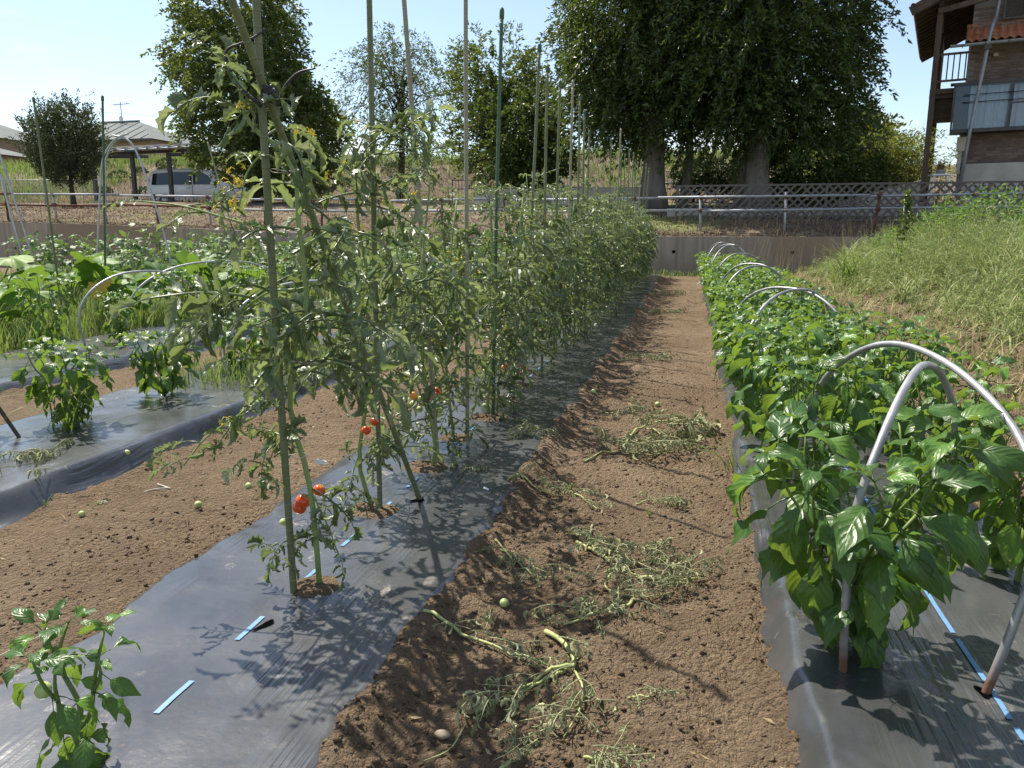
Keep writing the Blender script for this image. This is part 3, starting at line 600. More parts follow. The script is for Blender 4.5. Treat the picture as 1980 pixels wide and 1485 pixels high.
for i, (x, y, h, lb) in enumerate([(0.05, 29.5, 1.2, 'small leggy shrub before the iron fence left of the two shrubs by the pale trunk'), (1.05, 29.0, 1.25, 'round dark shrub before the iron fence touching the pale trunk')]):
    tree('garden_shrub', lb, (x, y, tz(x, y)), 0.05, [((x, y, tz(x, y) + h * 0.85), (0.62, 0.55, 0.55)), ((x + 0.2, y, tz(x, y) + h * 0.55), (0.5, 0.4, 0.4))], M['shrub'], 200, 18, (0.12, 0.25), 20 + i, droop=0.3, spray=0.35, bark='barkdark', cat='shrub', limbs=14)
tree('leafy_tree', 'dim leafy tree filling the gap behind the tall evergreen by the bamboo', (4.6, 31.5, tz(4.6, 31.5)), 0.14, [((4.7, 31.5, 4.4), (1.7, 1.4, 1.3)), ((6.0, 31.8, 4.2), (1.3, 1.2, 1.1))], M['treeleaf'], 420, 20, (0.18, 0.2), 31, droop=0.4, spray=0.7)
# bamboo: thin arching culms with narrow leaves, one clump
def bamboo(label, base, n, spread, H, seed):
    g = np.random.default_rng(seed); o = thing('bamboo', label, 'bamboo', base); cm = MB(); lf = MB()
    for i in range(n):
        b = np.array([g.normal() * spread * 0.55, g.normal() * spread * 0.35, -0.1]); h = H * (0.65 + 0.45 * g.random()); a = g.random() * 6.28; ln = 0.25 + 0.5 * g.random()
        t = np.linspace(0, 1, 9); p = np.stack([b[0] + math.cos(a) * ln * h * 0.5 * t ** 2.2, b[1] + math.sin(a) * ln * h * 0.5 * t ** 2.2, b[2] + h * (t - 0.18 * t ** 3)], -1)
        cm.add(*tube(p, np.linspace(0.022, 0.004, 9), 5))
        m = 120; u = 0.25 + 0.75 * g.random(m); q = np.stack([np.interp(u, t, p[:, k]) for k in range(3)], -1)
        br = g.normal(size=(m, 3)) * np.array([0.26, 0.26, 0.12]); D = br * 1.2 + g.normal(size=(m, 3)) * 0.3; D[:, 2] -= 0.15
        for s in range(2): leaves(lf, q + br * (0.7 + 0.6 * s), D + g.normal(size=(m, 3)) * 0.4, 0.17 * (0.7 + 0.6 * g.random(m)), 0.019, g)
    cm.build('culm', M['stem'], o); lf.build('foliage', M['bamboo'], o); return o
bamboo('sunlit yellow green bamboo clump beside the brick house', (6.15, 28.2, tz(6.15, 28.2)), 38, 1.25, 2.75, 41)
bamboo('smaller bamboo clump at the foot of the concrete ramp', (4.95, 28.9, tz(4.95, 28.9)), 12, 0.55, 2.1, 42)

# ================================================================== fences on the upper ground
def unit_mesh(name, mat, smooth=False): return MB().add(*box((0, 0, 0), (1, 1, 1))).mesh(name, mat, smooth)
def pipe(name, a, b, r, mat, parent, k=8):
    return MB().add(*tube(np.linspace(a, b, 3), r, k)).build(name, mat, parent)
def railing(label, x0, x1, zt, posts, rusty, Y=21.3):
    o = thing('pipe_railing', label, 'railing', (x0, Y, 0)); off = np.array([x0, Y, 0]); g = np.random.default_rng(int(abs(x0) * 10))
    for dz, row in ((0.0, 0), (-0.33, 1)):
        x = x0; k = 0
        while x < x1:
            e = min(x1, x + 3.6 + 1.4 * g.random()); a = np.array([x - 0.25, Y - 0.03 * (k % 2), zt(x) + dz + 0.02 * g.normal()]); b = np.array([e, Y - 0.03 * (k % 2), zt(e) + dz + 0.02 * g.normal()])
            pipe('rail', a - off, b - off, 0.030, M['rust'] if (row, k) in rusty else M['steel'], o); x = e; k += 1
    for i, (x, top, kind) in enumerate(posts):
        zb = tz(x, Y) - 0.2; lean = 0.03 * g.normal(); p = np.array([x - lean, Y + 0.05, zb]); q = np.array([x + lean, Y + 0.05, zt(x) + top])
        po = pipe('post', p - off, q - off, 0.032, M[kind], o)
        for dz in (0, -0.33): MB().add(*box(np.array([x, Y + 0.02, zt(x) + dz]) - off, (0.10, 0.13, 0.09))).build('clamp', M['rust'], po)
    return o
railing('grey scaffold pipe railing in front of the wooden lattice fence', -4.4, 10.6, lambda x: 1.90 + 0.004 * x,
        [(-3.2, 0.03, 'steel'), (-1.5, 0.02, 'steel'), (0.24, 0.04, 'steel'), (2.36, 0.12, 'pipe'), (4.55, 0.08, 'rust'), (6.72, 0.06, 'steel'), (8.9, 0.05, 'steel')], set())
railing('scaffold pipe railing with rusty lower pipes below the carport', -26, -4.9, lambda x: 1.93 + 0.30 * float(sstep(-8, -22, x)),
        [(x, 0.03 + 0.03 * (i % 2), 'rust' if i % 3 else 'steel') for i, x in enumerate(np.arange(-25.4, -5, 1.85))], {(1, 0), (1, 1), (1, 2), (0, 0)})
# wooden lattice
def lattice(label, x0, n, w, Y, zb, zt_):
    o = thing('lattice_fence', label, 'fence', (x0, Y, zb)); um = unit_mesh('slat', M['woodgrey']); g = np.random.default_rng(12)
    H = zt_ - zb; sp = 0.215
    for k in range(n):
        xa = k * w; tilt = 0.012 * g.normal()
        for (c, s, nm) in (((xa + w / 2, 0, H), (w, 0.05, 0.05), 'frame_rail'), ((xa + w / 2, 0, 0), (w, 0.05, 0.05), 'frame_rail'), ((xa, 0.005, H / 2 - 0.15), (0.055, 0.06, H + 0.34), 'frame_post')):
            m = Matrix.Translation(c) @ Matrix.Diagonal((*s, 1)); obj(nm, um, o, m)
        for di, yo in ((1, -0.012), (-1, 0.012)):
            for j in range(int((w + H) / sp)):
                c = -H + (j + 0.5) * sp if di > 0 else (j + 0.5) * sp
                pts = []                                      # clip the slat to its panel
                for z in (0.0, H):
                    x = c + z if di > 0 else c - z
                    if 0 <= x <= w: pts.append((x, z))
                for x in (0.0, w):
                    z = x - c if di > 0 else c - x
                    if 0 < z < H: pts.append((x, z))
                if len(pts) < 2: continue
                if di < 0 and g.random() < (0.6 if k == 0 or (k == 3 and j < 8) else 0.12): continue    # slats fallen out
                (ax, az), (bx, bz) = pts[0], pts[-1]; L = math.hypot(bx - ax, bz - az)
                if L < 0.12: continue
                ang = math.atan2(bz - az, bx - ax)
                m = Matrix.Translation((xa + (ax + bx) / 2, yo, (az + bz) / 2)) @ Matrix.Rotation(-ang, 4, 'Y') @ Matrix.Diagonal((L, 0.016, 0.055, 1))
                obj('slat', um, o, m)
    m = Matrix.Translation((n * w, 0.005, H / 2 - 0.15)) @ Matrix.Diagonal((0.055, 0.06, H + 0.34, 1)); obj('frame_post', um, o, m)
    return o
lattice('weathered grey wooden lattice fence behind the pipe railing', -0.42, 5, 1.96, 22.5, 1.33, 2.27)
# low concrete kerb wall behind the lattice and the dark iron fence further back
tag(MB().add(*box((4.0, 23.6, 1.35), (9.4, 0.14, 0.7))).build('low_wall', M['concrete2'], smooth=False), 'low pale concrete wall just behind the lattice fence', 'wall')
tag(MB().add(*box((-4.4, 27.6, 2.05), (6.6, 0.14, 1.0))).build('low_wall', M['concrete2'], smooth=False), 'low pale concrete wall behind the tall evergreen trunk and camellia', 'wall')
def iron_fence(label, pts, h, mat, step=0.14, r=0.010):
    P0 = np.array([pts[0][0], pts[0][1], tz(*pts[0])]); o = thing('iron_fence', label, 'fence', P0); mbs = MB()
    for a, b in zip(pts[:-1], pts[1:]):
        a3 = np.array([a[0], a[1], tz(*a)]) - P0; b3 = np.array([b[0], b[1], tz(*b)]) - P0; n = int(np.linalg.norm(b3 - a3) / step)
        for dz in (h, h * 0.62, 0.12): pipe('fence_rail', a3 + [0, 0, dz], b3 + [0, 0, dz], 0.02, mat, o, 5)
        for i in range(n + 1):
            q = a3 + (b3 - a3) * i / n
            if i % 10 == 0: pipe('fence_post', q - [0, 0, 0.2], q + [0, 0, h + 0.05], 0.028, mat, o, 6)
            elif step < 0.3: mbs.add(*tube(np.stack([q + [0, 0, 0.12], q + [0, 0, h]]), r, 4))
    if mbs.n: tag(mbs.build('fence_bars', mat, o), kind='stuff')
    return o
iron_fence('black iron bar fence running behind the big evergreen trunks', [(-1.5, 31.0), (1.6, 30.6), (4.4, 30.2)], 1.15, M['blackfence'])
iron_fence('rusty iron handrail climbing beside the concrete ramp', [(4.5, 28.3), (5.6, 31.5), (6.3, 35.0)], 0.75, M['rust'], step=0.6)
iron_fence('grey iron bar fence behind the camellia bush', [(-9.8, 31.8), (-4.0, 31.2)], 0.95, M['woodgrey'])
mb = MB(); V, F = box((0, 0, 0), (2.6, 1.0, 0.5)); V[4:, 2] += [-.35, .35, .35, -.35]; mb.add(V, F)
o = mb.build('concrete_ramp', M['concrete2'], smooth=False); o.location = (5.6, 27.0, 2.0); tag(o, 'pale concrete ramp edge below the bamboo', 'ramp')

# chain link fence on the far left: crossing wires between thin posts
def chainlink(label, a, b, h):
    a = np.array([*a, tz(*a)]); b = np.array([*b, tz(*b)]); o = thing('chain_link_fence', label, 'fence', a); L = np.linalg.norm((b - a)[:2]); d = (b - a) / L; mbw = MB(); n = int(L / 0.14)
    for i in range(-int(h / 0.14), n):
        for s in (1, -1):
            p0 = np.array([i * 0.14, 0.0]) if s > 0 else np.array([i * 0.14 + h, 0.0]); p1 = p0 + np.array([s * h, h])
            if min(p0[0], p1[0]) < 0 or max(p0[0], p1[0]) > L: continue
            mbw.add(*tube(np.stack([d * p0[0] + [0, 0, 0.05], d * p1[0] + [0, 0, 0.05 + h]]), 0.006, 3, False))
    tag(mbw.build('wire_mesh', M['steel'], o), kind='stuff')
    for x in np.arange(0, L + 0.1, 1.9): pipe('fence_post', d * x - [0, 0, 0.2], d * x + [0, 0, h + 0.12], 0.022, M['steel'], o, 6)
    for z in (0.05, h + 0.05): pipe('fence_rail', [0, 0, z], d * L + [0, 0, z], 0.012, M['steel'], o, 5)
chainlink('thin chain link fence on the dry slope behind the young tree', (-34, 29.5), (-25.2, 30.2), 1.05)

# ================================================================== brick house on the right (front turned towards the field)
HA = R_(-16); HO = np.array([6.09, 26.0]); HX = np.array([math.cos(HA), math.sin(HA)]); HY = np.array([-math.sin(HA), math.cos(HA)])
house = thing('brick_house', 'grey brown brick house with orange tiled lean-to roof and timber porch', 'house', (HO[0], HO[1], 0), rz=HA)
def hb(name, c, s, mat, parent=None, rot=None): return MB().add(*box(c, s, rot)).build(name, mat, parent or house, smooth=False)
wallm = hb('wall', (5.0, 3.8, 4.9), (7.0, 7.0, 6.2), M['mortar'])
hb('foundation', (5.1, 0.10, 2.2), (6.9, 0.5, 1.5), M['concrete2'])
# bricks one by one on the visible front
bm_ = MB().add(*box((0, 0, 0), (0.205, 0.03, 0.066))).mesh('brick', M['brick'], False); g = np.random.default_rng(3)
for (z0, z1) in ((3.02, 3.80), (5.24, 6.16), (6.72, 7.3)):
    nr = int((z1 - z0) / 0.0777)
    for r in range(nr):
        x = 1.53 + (0.11 if r % 2 else 0.0) + 0.11
        while x < 4.05:
            obj('brick', bm_, wallm, Matrix.Translation((x, 0.291 + 0.004 * g.random(), z0 + 0.04 + r * 0.0777))); x += 0.22
bm2 = MB().add(*box((0, 0, 0), (0.03, 0.205, 0.066))).mesh('brick', M['brick'], False)
for r in range(10):
    for q in range(3): obj('brick', bm2, wallm, Matrix.Translation((1.49, 0.45 + (0.11 if r % 2 else 0) + q * 0.22, 3.05 + r * 0.0777)))
# bay window: frame, sill, panes, curtain
bay = hb('bay_window', (3.3, -0.02, 3.86), (4.2, 0.62, 0.10), M['darkmetal'])
hb('frame_head', (3.3, -0.02, 5.14), (4.2, 0.62, 0.08), M['darkmetal'], bay)
for x in (1.22, 2.62, 3.9, 5.36): hb('mullion', (x, -0.31, 4.5), (0.05, 0.05, 1.2), M['darkmetal'], bay)
hb('mullion', (1.22, 0.25, 4.5), (0.05, 0.05, 1.2), M['darkmetal'], bay)
hb('transom', (3.26, -0.31, 4.55), (1.23, 0.035, 0.035), M['darkmetal'], bay)
for x0, x1 in ((1.25, 2.59), (2.65, 3.87), (3.93, 5.33)): hb('pane', ((x0 + x1) / 2, -0.30, 4.5), (x1 - x0, 0.012, 1.18), M['glass'], bay)
hb('pane', (1.22, -0.03, 4.5), (0.012, 0.5, 1.18), M['glass'], bay)
for yo, x0, x1 in ((-0.12, 1.62, 2.56), (-0.05, 2.68, 3.9), (-0.05, 3.95, 5.3)):
    u = np.linspace(x0, x1, 60); fold = 0.03 * np.sin(u * 42) + 0.02 * np.sin(u * 17)
    V = np.stack([np.stack([u + (0.0 if z > 4 else 0.02 * np.sin(u * 9)), yo + fold, np.full(60, z)], -1) for z in (3.93, 4.5, 5.08)], 0)
    MB().add(V, gridF(3, 60)).build('curtain', M['curtain'], bay)
hb('wall', (3.3, 0.27, 4.5), (4.1, 0.02, 1.2), M['shutter'])
for z in (4.62, 4.82): pipe('drying_rail', (1.45, -0.42, z), (5.0, -0.42, z), 0.012, M['blackfence'], bay, 5)
# boards
hb('fascia_board', (4.9, 0.18, 2.94), (6.9, 0.36, 0.10), M['darkmetal'])
for i in range(26): hb('eave_tooth', (1.62 + i * 0.105, -0.008, 2.875), (0.035, 0.03, 0.05), M['darkmetal'])
hb('ledge', (3.3, 0.16, 5.21), (4.4, 0.30, 0.05), M['brownwood'])
# lean-to tile roof: tiles one by one, gutter
tile = MB(); u = np.linspace(0, 1, 9); prof = 0.035 * np.sin(u * 2 * np.pi); pv = []
for k, (yy, zz) in enumerate(((0.0, 0.0), (0.30, 0.0))):
    pv.append(np.stack([u * 0.20, np.full(9, yy), prof + zz + (0.018 if k == 0 else 0)], -1))
lo = pv[0] - [0, 0, 0.022]
tile.add(np.stack([lo, pv[0], pv[1]], 0), gridF(3, 9)); tile_m = tile.mesh('roof_tile', M['tile'])
roof = hb('lean_to_roof', (4.3, -0.02, 6.42), (5.9, 0.84, 0.05), M['brownwood'], rot=np.array(Euler((math.atan2(0.52, 0.8), 0, 0)).to_matrix()))
sa = math.atan2(0.52, 0.8)
for r in range(4):
    for c in range(13):
        d = r * 0.235; m = Matrix.Translation((1.37 + c * 0.198, -0.44 + d * math.cos(sa), 6.20 + d * math.sin(sa) + 0.045)) @ Matrix.Rotation(sa, 4, 'X'); obj('roof_tile', tile_m, roof, m)
for c in range(9): MB().add(*tube(np.array([[1.36 + c * 0.3, 0.33, 6.80], [1.64 + c * 0.3, 0.33, 6.80]]), 0.055, 8)).build('ridge_tile', M['tile'], roof)
u = np.linspace(np.pi, 2 * np.pi, 9); gut = MB(); V = np.array([[[x, -0.50 + 0.06 * math.cos(a), 6.17 + 0.07 * math.sin(a)] for a in u] for x in np.linspace(1.0, 7.4, 14)]); gut.add(V, gridF(14, 9)); gt = gut.build('gutter', M['steel'], house)
for x in np.arange(1.3, 4.4, 0.55): hb('gutter_bracket', (x, -0.50, 6.13), (0.02, 0.13, 0.10), M['darkmetal'], gt)
dp = MB().add(*tube(spline([(2.12, 0.12, 8.0), (2.05, 0.10, 7.0), (1.98, -0.46, 6.62), (1.93, -0.52, 6.3), (1.92, -0.50, 6.1)], 16), 0.045, 8)).build('downpipe', M['steel'], house)
MB().add(*tube(np.array([[1.92, -0.50, 6.1], [1.90, -0.45, 5.9], [1.72, -0.44, 4.0], [1.58, -0.42, 2.0]]), 0.048, 8)).build('downpipe', M['steel'], house)
hb('rainwater_head', (1.92, -0.50, 6.04), (0.17, 0.14, 0.13), M['darkmetal'], dp)
hb('meter_box', (1.56, 0.02, 3.52), (0.30, 0.16, 0.40), M['cream']); hb('conduit', (1.52, 0.02, 3.0), (0.09, 0.06, 0.65), M['concrete2'])
hb('floodlight', (2.15, 0.18, 5.93), (0.12, 0.12, 0.09), M['cream'])
# upper storey: louvred shutter and window
sh = hb('shutter', (2.72, 0.26, 7.35), (0.98, 0.06, 0.92), M['shutter'])
for i in range(16): hb('louvre', (2.72, 0.215, 6.95 + i * 0.052), (0.86, 0.02, 0.03), M['shutter'], sh, np.array(Euler((0.5, 0, 0)).to_matrix()))
for x in (2.24, 2.72, 3.20): hb('shutter_frame', (x, 0.21, 7.35), (0.05, 0.04, 0.94), M['darkmetal'], sh)
hb('shutter_frame', (2.72, 0.21, 6.88), (1.0, 0.05, 0.05), M['darkmetal'], sh)
uw = hb('window', (3.75, 0.25, 7.45), (0.95, 0.04, 0.8), M['shutter']); hb('pane', (3.75, 0.22, 7.45), (0.88, 0.012, 0.74), M['glass'], uw)
for x in (3.28, 4.22): hb('frame', (x, 0.215, 7.45), (0.05, 0.05, 0.84), M['darkmetal'], uw)
hb('frame', (3.75, 0.215, 7.05), (0.98, 0.05, 0.05), M['darkmetal'], uw)
# main roof: left slope with exposed rafters over the timber porch, tiles along the rake
sl_a = math.atan2(1.75, 3.6)
def rz(x): return 7.32 + (x) * 1.75 / 3.6
mr = MB(); mr.add(*bar((-0.05, 3.4, rz(-0.05) + 0.02), (3.7, 3.4, rz(3.7) + 0.02), 7.6, 0.06)); mroof = mr.build('main_roof', M['brownwood'], house, smooth=False)
mr = MB(); mr.add(*bar((3.7, 3.4, rz(3.7) + 0.02), (8.6, 3.4, rz(3.7) - 2.0), 7.6, 0.06)); mr.build('roof_slope', M['brownwood'], mroof, smooth=False)
for k in range(16): MB().add(*bar((0.0, 0.0 + k * 0.48, rz(0) - 0.08), (3.4, 0.0 + k * 0.48, rz(3.4) - 0.08), 0.07, 0.11)).build('rafter', M['brownwood'], mroof, smooth=False)
MB().add(*bar((-0.1, -0.44, rz(-0.1) - 0.06), (3.7, -0.44, rz(3.7) - 0.06), 0.04, 0.26)).build('bargeboard', M['brownwood'], mroof, smooth=False)
for k in range(14): obj('rake_tile', tile_m, mroof, Matrix.Translation((-0.1 + k * 0.26, -0.5, rz(-0.1 + k * 0.26) + 0.08)) @ Matrix.Rotation(-sl_a, 4, 'Y'))
for k in range(34): obj('eave_tile', tile_m, mroof, Matrix.Translation((0.20, -0.4 + k * 0.22, rz(0.2) + 0.07)) @ Matrix.Rotation(-sl_a, 4, 'Y') @ Matrix.Rotation(math.pi / 2, 4, 'Z'))
for y in (0.0, 3.2, 6.6): hb('porch_post', (0.66, y, 4.6), (0.15, 0.15, 5.4), M['brownwood'])
MB().add(*bar((0.6, -0.1, 7.2), (2.0, -0.1, 7.45), 0.1, 0.14)).build('porch_beam', M['brownwood'], house, smooth=False)
MB().add(*bar((0.66, 0.0, 7.45), (0.66, 7.0, 7.45), 0.12, 0.16)).build('porch_beam', M['brownwood'], house, smooth=False)
bal = hb('balcony', (1.05, 3.5, 5.05), (0.95, 6.8, 0.14), M['brownwood'])
for k in range(14): hb('joist', (1.02, 0.25 + k * 0.45, 4.93), (0.9, 0.07, 0.12), M['brownwood'], bal)
for k in range(11): hb('screen_slat', (1.02, 0.42, 4.22 + k * 0.065), (0.72, 0.03, 0.035), M['brownwood'], bal)
for z in (5.32, 6.05): MB().add(*bar((0.7, 0.05, z), (1.5, 0.05, z), 0.05, 0.06)).build('balcony_rail', M['brownwood'], bal, smooth=False)
for k in range(5): hb('baluster', (0.82 + k * 0.15, 0.05, 5.68), (0.035, 0.035, 0.72), M['brownwood'], bal)
for k in range(24): hb('baluster', (0.60, 0.4 + k * 0.28, 5.65), (0.03, 0.03, 0.8), M['brownwood'], bal)
# a metal stool with a dried potted plant beside the porch post
s = thing('metal_stool', 'pale metal stool frame standing between porch post and downpipe', 'stool', (6.98, 25.2, 2.0))
for x in (-0.2, 0.2):
    for y in (-0.15, 0.15): pipe('leg', (x * 1.15, y, -0.25), (x, y, 0.62), 0.02, M['white_plastic'], s, 6)
MB().add(*box((0, 0, 0.64), (0.52, 0.4, 0.04))).build('seat', M['white_plastic'], s, smooth=False); MB().add(*box((0, -0.15, 0.3), (0.42, 0.03, 0.03))).build('stretcher', M['white_plastic'], s, smooth=False)
s = thing('potted_plant', 'dried brown potted plant on the metal stool', 'plant', (6.98, 25.2, 2.662)); an = np.linspace(0, 2 * np.pi, 14, endpoint=False)
MB().add(*tube(np.array([[0, 0, 0.0], [0, 0, 0.06], [0, 0, 0.12]]), [0.10, 0.12, 0.13], 12)).build('pot', M['pot'], s)
g = np.random.default_rng(8); mb = MB(); n = 130; blades(mb, np.stack([g.normal(size=n) * 0.04, g.normal(size=n) * 0.04, np.full(n, 0.1)], -1), 0.2 + 0.25 * g.random(n), g.random(n) * 6.28, 0.4 + g.random(n), np.full(n, 0.006), g); mb.build('dry_stems', M['dead_leaf'], s)

# ================================================================== carport, van, houses on the left
cp = thing('carport', 'dark framed carport with pale curved sheet roof over the slope', 'carport', (-26.5, 34, 2.3)); o0 = np.array([-26.5, 34, 2.3])
for x in (-28.4, -26.2, -24.2): MB().add(*box(np.array([x, 33.2, 3.4]) - o0, (0.17, 0.15, 2.6))).build('post', M['darkmetal'], cp, smooth=False)
for x in (-28.4, -24.2): MB().add(*bar(np.array([x, 33.2, 4.62]) - o0, np.array([x, 37.2, 4.98]) - o0, 0.12, 0.16)).build('beam', M['darkmetal'], cp, smooth=False)
MB().add(*bar(np.array([-29.0, 33.2, 4.68]) - o0, np.array([-22.6, 33.2, 4.82]) - o0, 0.12, 0.14)).build('beam', M['darkmetal'], cp, smooth=False)
u = np.linspace(0, 1, 15); prf = np.stack([u * 4.4 - 0.9, 4.72 + 0.62 * np.sin(u * 1.4)], -1)
V = np.array([[[x - o0[0], 33.2 + p[0] - o0[1], p[1] + 0.02 * (x + 29.3) - o0[2]] for p in prf] for x in np.linspace(-29.3, -22.4, 8)]); V2 = V - [0, 0, 0.04]
rf = MB().add(V, gridF(8, 15)[:, ::-1]).add(V2, gridF(8, 15)).build('roof_sheet', M['polycarb'], cp)
for x in np.linspace(-29.3, -22.4, 13): MB().add(*tube(np.array([[x - o0[0], 33.2 + p[0] - o0[1], p[1] + 0.02 * (x + 29.3) - o0[2] + 0.03] for p in prf[::2]]), 0.025, 4)).build('roof_rib', M['darkmetal'], rf)
MB().add(*box(np.array([-27.8, 33.0, 2.35]) - o0, (0.9, 0.5, 0.35))).build('footing', M['concrete2'], cp, smooth=False)
cp = thing('lean_to_shelter', 'brown sheet roofed shelter with diagonal brace behind the white van', 'shelter', (-22.5, 37, 2.6)); o0 = np.array([-22.5, 37, 2.6])
MB().add(*bar(np.array([-24.2, 37.4, 5.0]) - o0, np.array([-18.6, 37.4, 4.1]) - o0, 3.0, 0.06)).build('roof_sheet', M['reddish'], cp, smooth=False)
for k in range(6): MB().add(*bar(np.array([-24.0 + k, 35.85, 5.05 - k * 0.16]) - o0, np.array([-24.0 + k, 38.9, 5.05 - k * 0.16]) - o0, 0.05, 0.06)).build('batten', M['darkmetal'], cp, smooth=False)
for x, z in ((-24.0, 5.0), (-19.0, 4.1)): MB().add(*box(np.array([x, 36.0, (z + 2.2) / 2]) - o0, (0.12, 0.12, z - 2.2))).build('post', M['darkmetal'], cp, smooth=False)
MB().add(*bar(np.array([-25.4, 35.9, 5.0]) - o0, np.array([-22.6, 35.9, 3.7]) - o0, 0.1, 0.12)).build('brace', M['darkmetal'], cp, smooth=False)

def van(label, loc, rz_):
    o = thing('van', label, 'van', loc, rz=rz_)
    # lower body, greenhouse: lofted across the width from a side profile (x forward, z up), rounded at the sides
    side = np.array([(-2.35, 0.42), (-2.38, 0.75), (-2.36, 1.02), (-2.30, 1.45), (-2.20, 1.72), (-1.9, 1.82), (-0.6, 1.86), (0.5, 1.80), (0.95, 1.66), (1.45, 1.28), (1.75, 1.06), (2.15, 0.95), (2.34, 0.78), (2.38, 0.5), (2.30, 0.36), (1.95, 0.30), (-1.9, 0.30), (-2.25, 0.34)])
    ctr = np.array([0.0, 0.9]); ws = [(-0.88, 0.90), (-0.84, 0.96), (-0.74, 1.0), (0, 1.01), (0.74, 1.0), (0.84, 0.96), (0.88, 0.90)]
    V = []
    for y, s_ in ws:
        q = ctr + (side - ctr) * np.array([0.985 + 0.015 * s_, s_]); tum = np.where(q[:, 1] > 1.05, 1 - 0.16 * (q[:, 1] - 1.05), 1.0)
        V.append(np.stack([q[:, 0], y * tum, q[:, 1]], -1))
    V = np.array(V); n = len(side); F = []
    for i in range(len(ws) - 1):
        for j in range(n): F.append([i * n + j, i * n + (j + 1) % n, (i + 1) * n + (j + 1) % n, (i + 1) * n + j])
    V = V.reshape(-1, 3); c0 = len(V); V = np.vstack([V, [[0, -0.88, 0.9], [0, 0.88, 0.9]]]); T = []
    for j in range(n): T.append([c0, (j + 1) % n, j]); T.append([c0 + 1, (len(ws) - 1) * n + j, (len(ws) - 1) * n + (j + 1) % n])
    MB().add(V, [np.array(F), np.array(T)]).build('body', M['carpaint'], o)
    def glass(pts, sy, nm='window'):
        P = np.array([[x, sy * (0.895 * (1 - 0.16 * max(0, z - 1.05))), z] for x, z in pts]); Q = P + np.array([0, -sy * 0.05, 0]); k = len(P)
        f = [np.array([list(range(k))])] if sy < 0 else [np.array([list(range(k))[::-1]])]
        MB().add(np.vstack([P, Q]), f + [np.array([[i, k + i, k + (i + 1) % k, (i + 1) % k] for i in range(k)])]).build(nm, M['carglass'], o, smooth=False)
    for sy in (-1, 1):
        glass([(-2.12, 1.08), (-1.15, 1.08), (-1.15, 1.66), (-2.05, 1.62)], sy); glass([(-1.05, 1.08), (0.0, 1.08), (0.0, 1.69), (-1.05, 1.68)], sy); glass([(0.08, 1.08), (1.2, 1.08), (0.85, 1.50), (0.45, 1.68), (0.08, 1.69)], sy)
        for x in (-0.2, 0.9): MB().add(*box((x, sy * 0.91, 0.93), (0.2, 0.04, 0.04))).build('door_handle', M['rim'], o, smooth=False)
        for x in (-1.1, 0.04): MB().add(*box((x, sy * 0.905, 0.75), (0.015, 0.012, 0.62))).build('door_gap', M['tyre'], o, smooth=False)
        MB().add(*uvsphere(10, 7)).build('mirror', M['carpaint'], o).matrix_local = Matrix.Translation((1.15, sy * 1.0, 1.12)) @ Matrix.Diagonal((0.09, 0.12, 0.1, 1))
        MB().add(*box((2.2, sy * 0.66, 0.78), (0.2, 0.34, 0.14))).build('headlight', M['white_plastic'], o, smooth=False); MB().add(*box((-2.30, sy * 0.8, 1.1), (0.1, 0.12, 0.5))).build('tail_light', M['red'], o, smooth=False)
        for x in (-1.45, 1.45):
            w = MB().add(*tube(np.array([[x, sy * 0.70, 0.32], [x, sy * 0.89, 0.32]]), 0.33, 20)).build('wheel', M['tyre'], o)
            MB().add(*tube(np.array([[x, sy * 0.80, 0.32], [x, sy * 0.905, 0.32]]), 0.20, 16)).build('rim', M['rim'], w)
    MB().add(*bar((0.98, 0, 1.665), (1.58, 0, 1.215), 1.42, 0.03)).build('windscreen', M['carglass'], o, smooth=False)
    return o
van('white minivan with dark windows parked beside the carport posts', (-23.8, 35.0, 2.22), R_(4))

def far_house(name, label, c, w, d, zb, eave, ridge, hip=True):
    o = thing(name, label, 'house', (c[0], c[1], zb)); h = eave - zb
    MB().add(*box((0, 0, h / 2 - 0.5), (w, d, h + 1))).build('wall', M['plaster'], o, smooth=False)
    e = 0.6; hw, hd = w / 2 + e, d / 2 + e; rl = max(0.2, hw - hd) if hip else hw
    rf = MB(); H = ridge - zb
    rf.add([[-hw, -hd, h], [hw, -hd, h], [hw, hd, h], [-hw, hd, h], [-rl, 0, H], [rl, 0, H]], [np.array([[0, 1, 5, 4], [2, 3, 4, 5]]), np.array([[1, 2, 5], [3, 0, 4]]), np.array([[3, 2, 1, 0]])])
    r = rf.build('roof', M['roofgrey'], o, smooth=False)
    n = int(w / 0.9)
    for i in range(n + 1):
        x = -hw + (2 * hw) * i / n; top = min(1.0, (hw - abs(x)) / max(0.01, hw - rl)); a = np.array([x, -hd, h + 0.03]); b = np.array([x, -hd * (1 - top), h + (H - h) * top + 0.03])
        if top > 0.02: MB().add(*tube(np.stack([a, b]), 0.03, 4)).build('roof_seam', M['roofgrey'], r)
    MB().add(*tube(np.array([[-rl, 0, H + 0.03], [rl, 0, H + 0.03]]), 0.12, 6)).build('ridge_cap', M['roofgrey'], r)
    MB().add(*box((0, -hd, h - 0.08), (2 * hw, 0.12, 0.18))).build('gutter', M['darkmetal'], r, smooth=False)
    for x in (-w * 0.3, w * 0.05, w * 0.35):
        wn = MB().add(*box((x, -d / 2 - 0.01, h - 1.25), (1.5, 0.06, 1.1))).build('window', M['darkmetal'], o, smooth=False); MB().add(*box((x, -d / 2 - 0.03, h - 1.25), (1.36, 0.05, 0.96))).build('pane', M['carglass'], wn, smooth=False)
    return o
fh = far_house('tiled_house', 'tan bungalow with grey hipped roof behind the carport', (-48.3, 60), 11.5, 7.5, 5.6, 8.35, 10.3)
far_house('tiled_house', 'brown house with pale roof half hidden by the young tree', (-63.0, 60), 10.0, 8, 5.6, 8.9, 10.9)
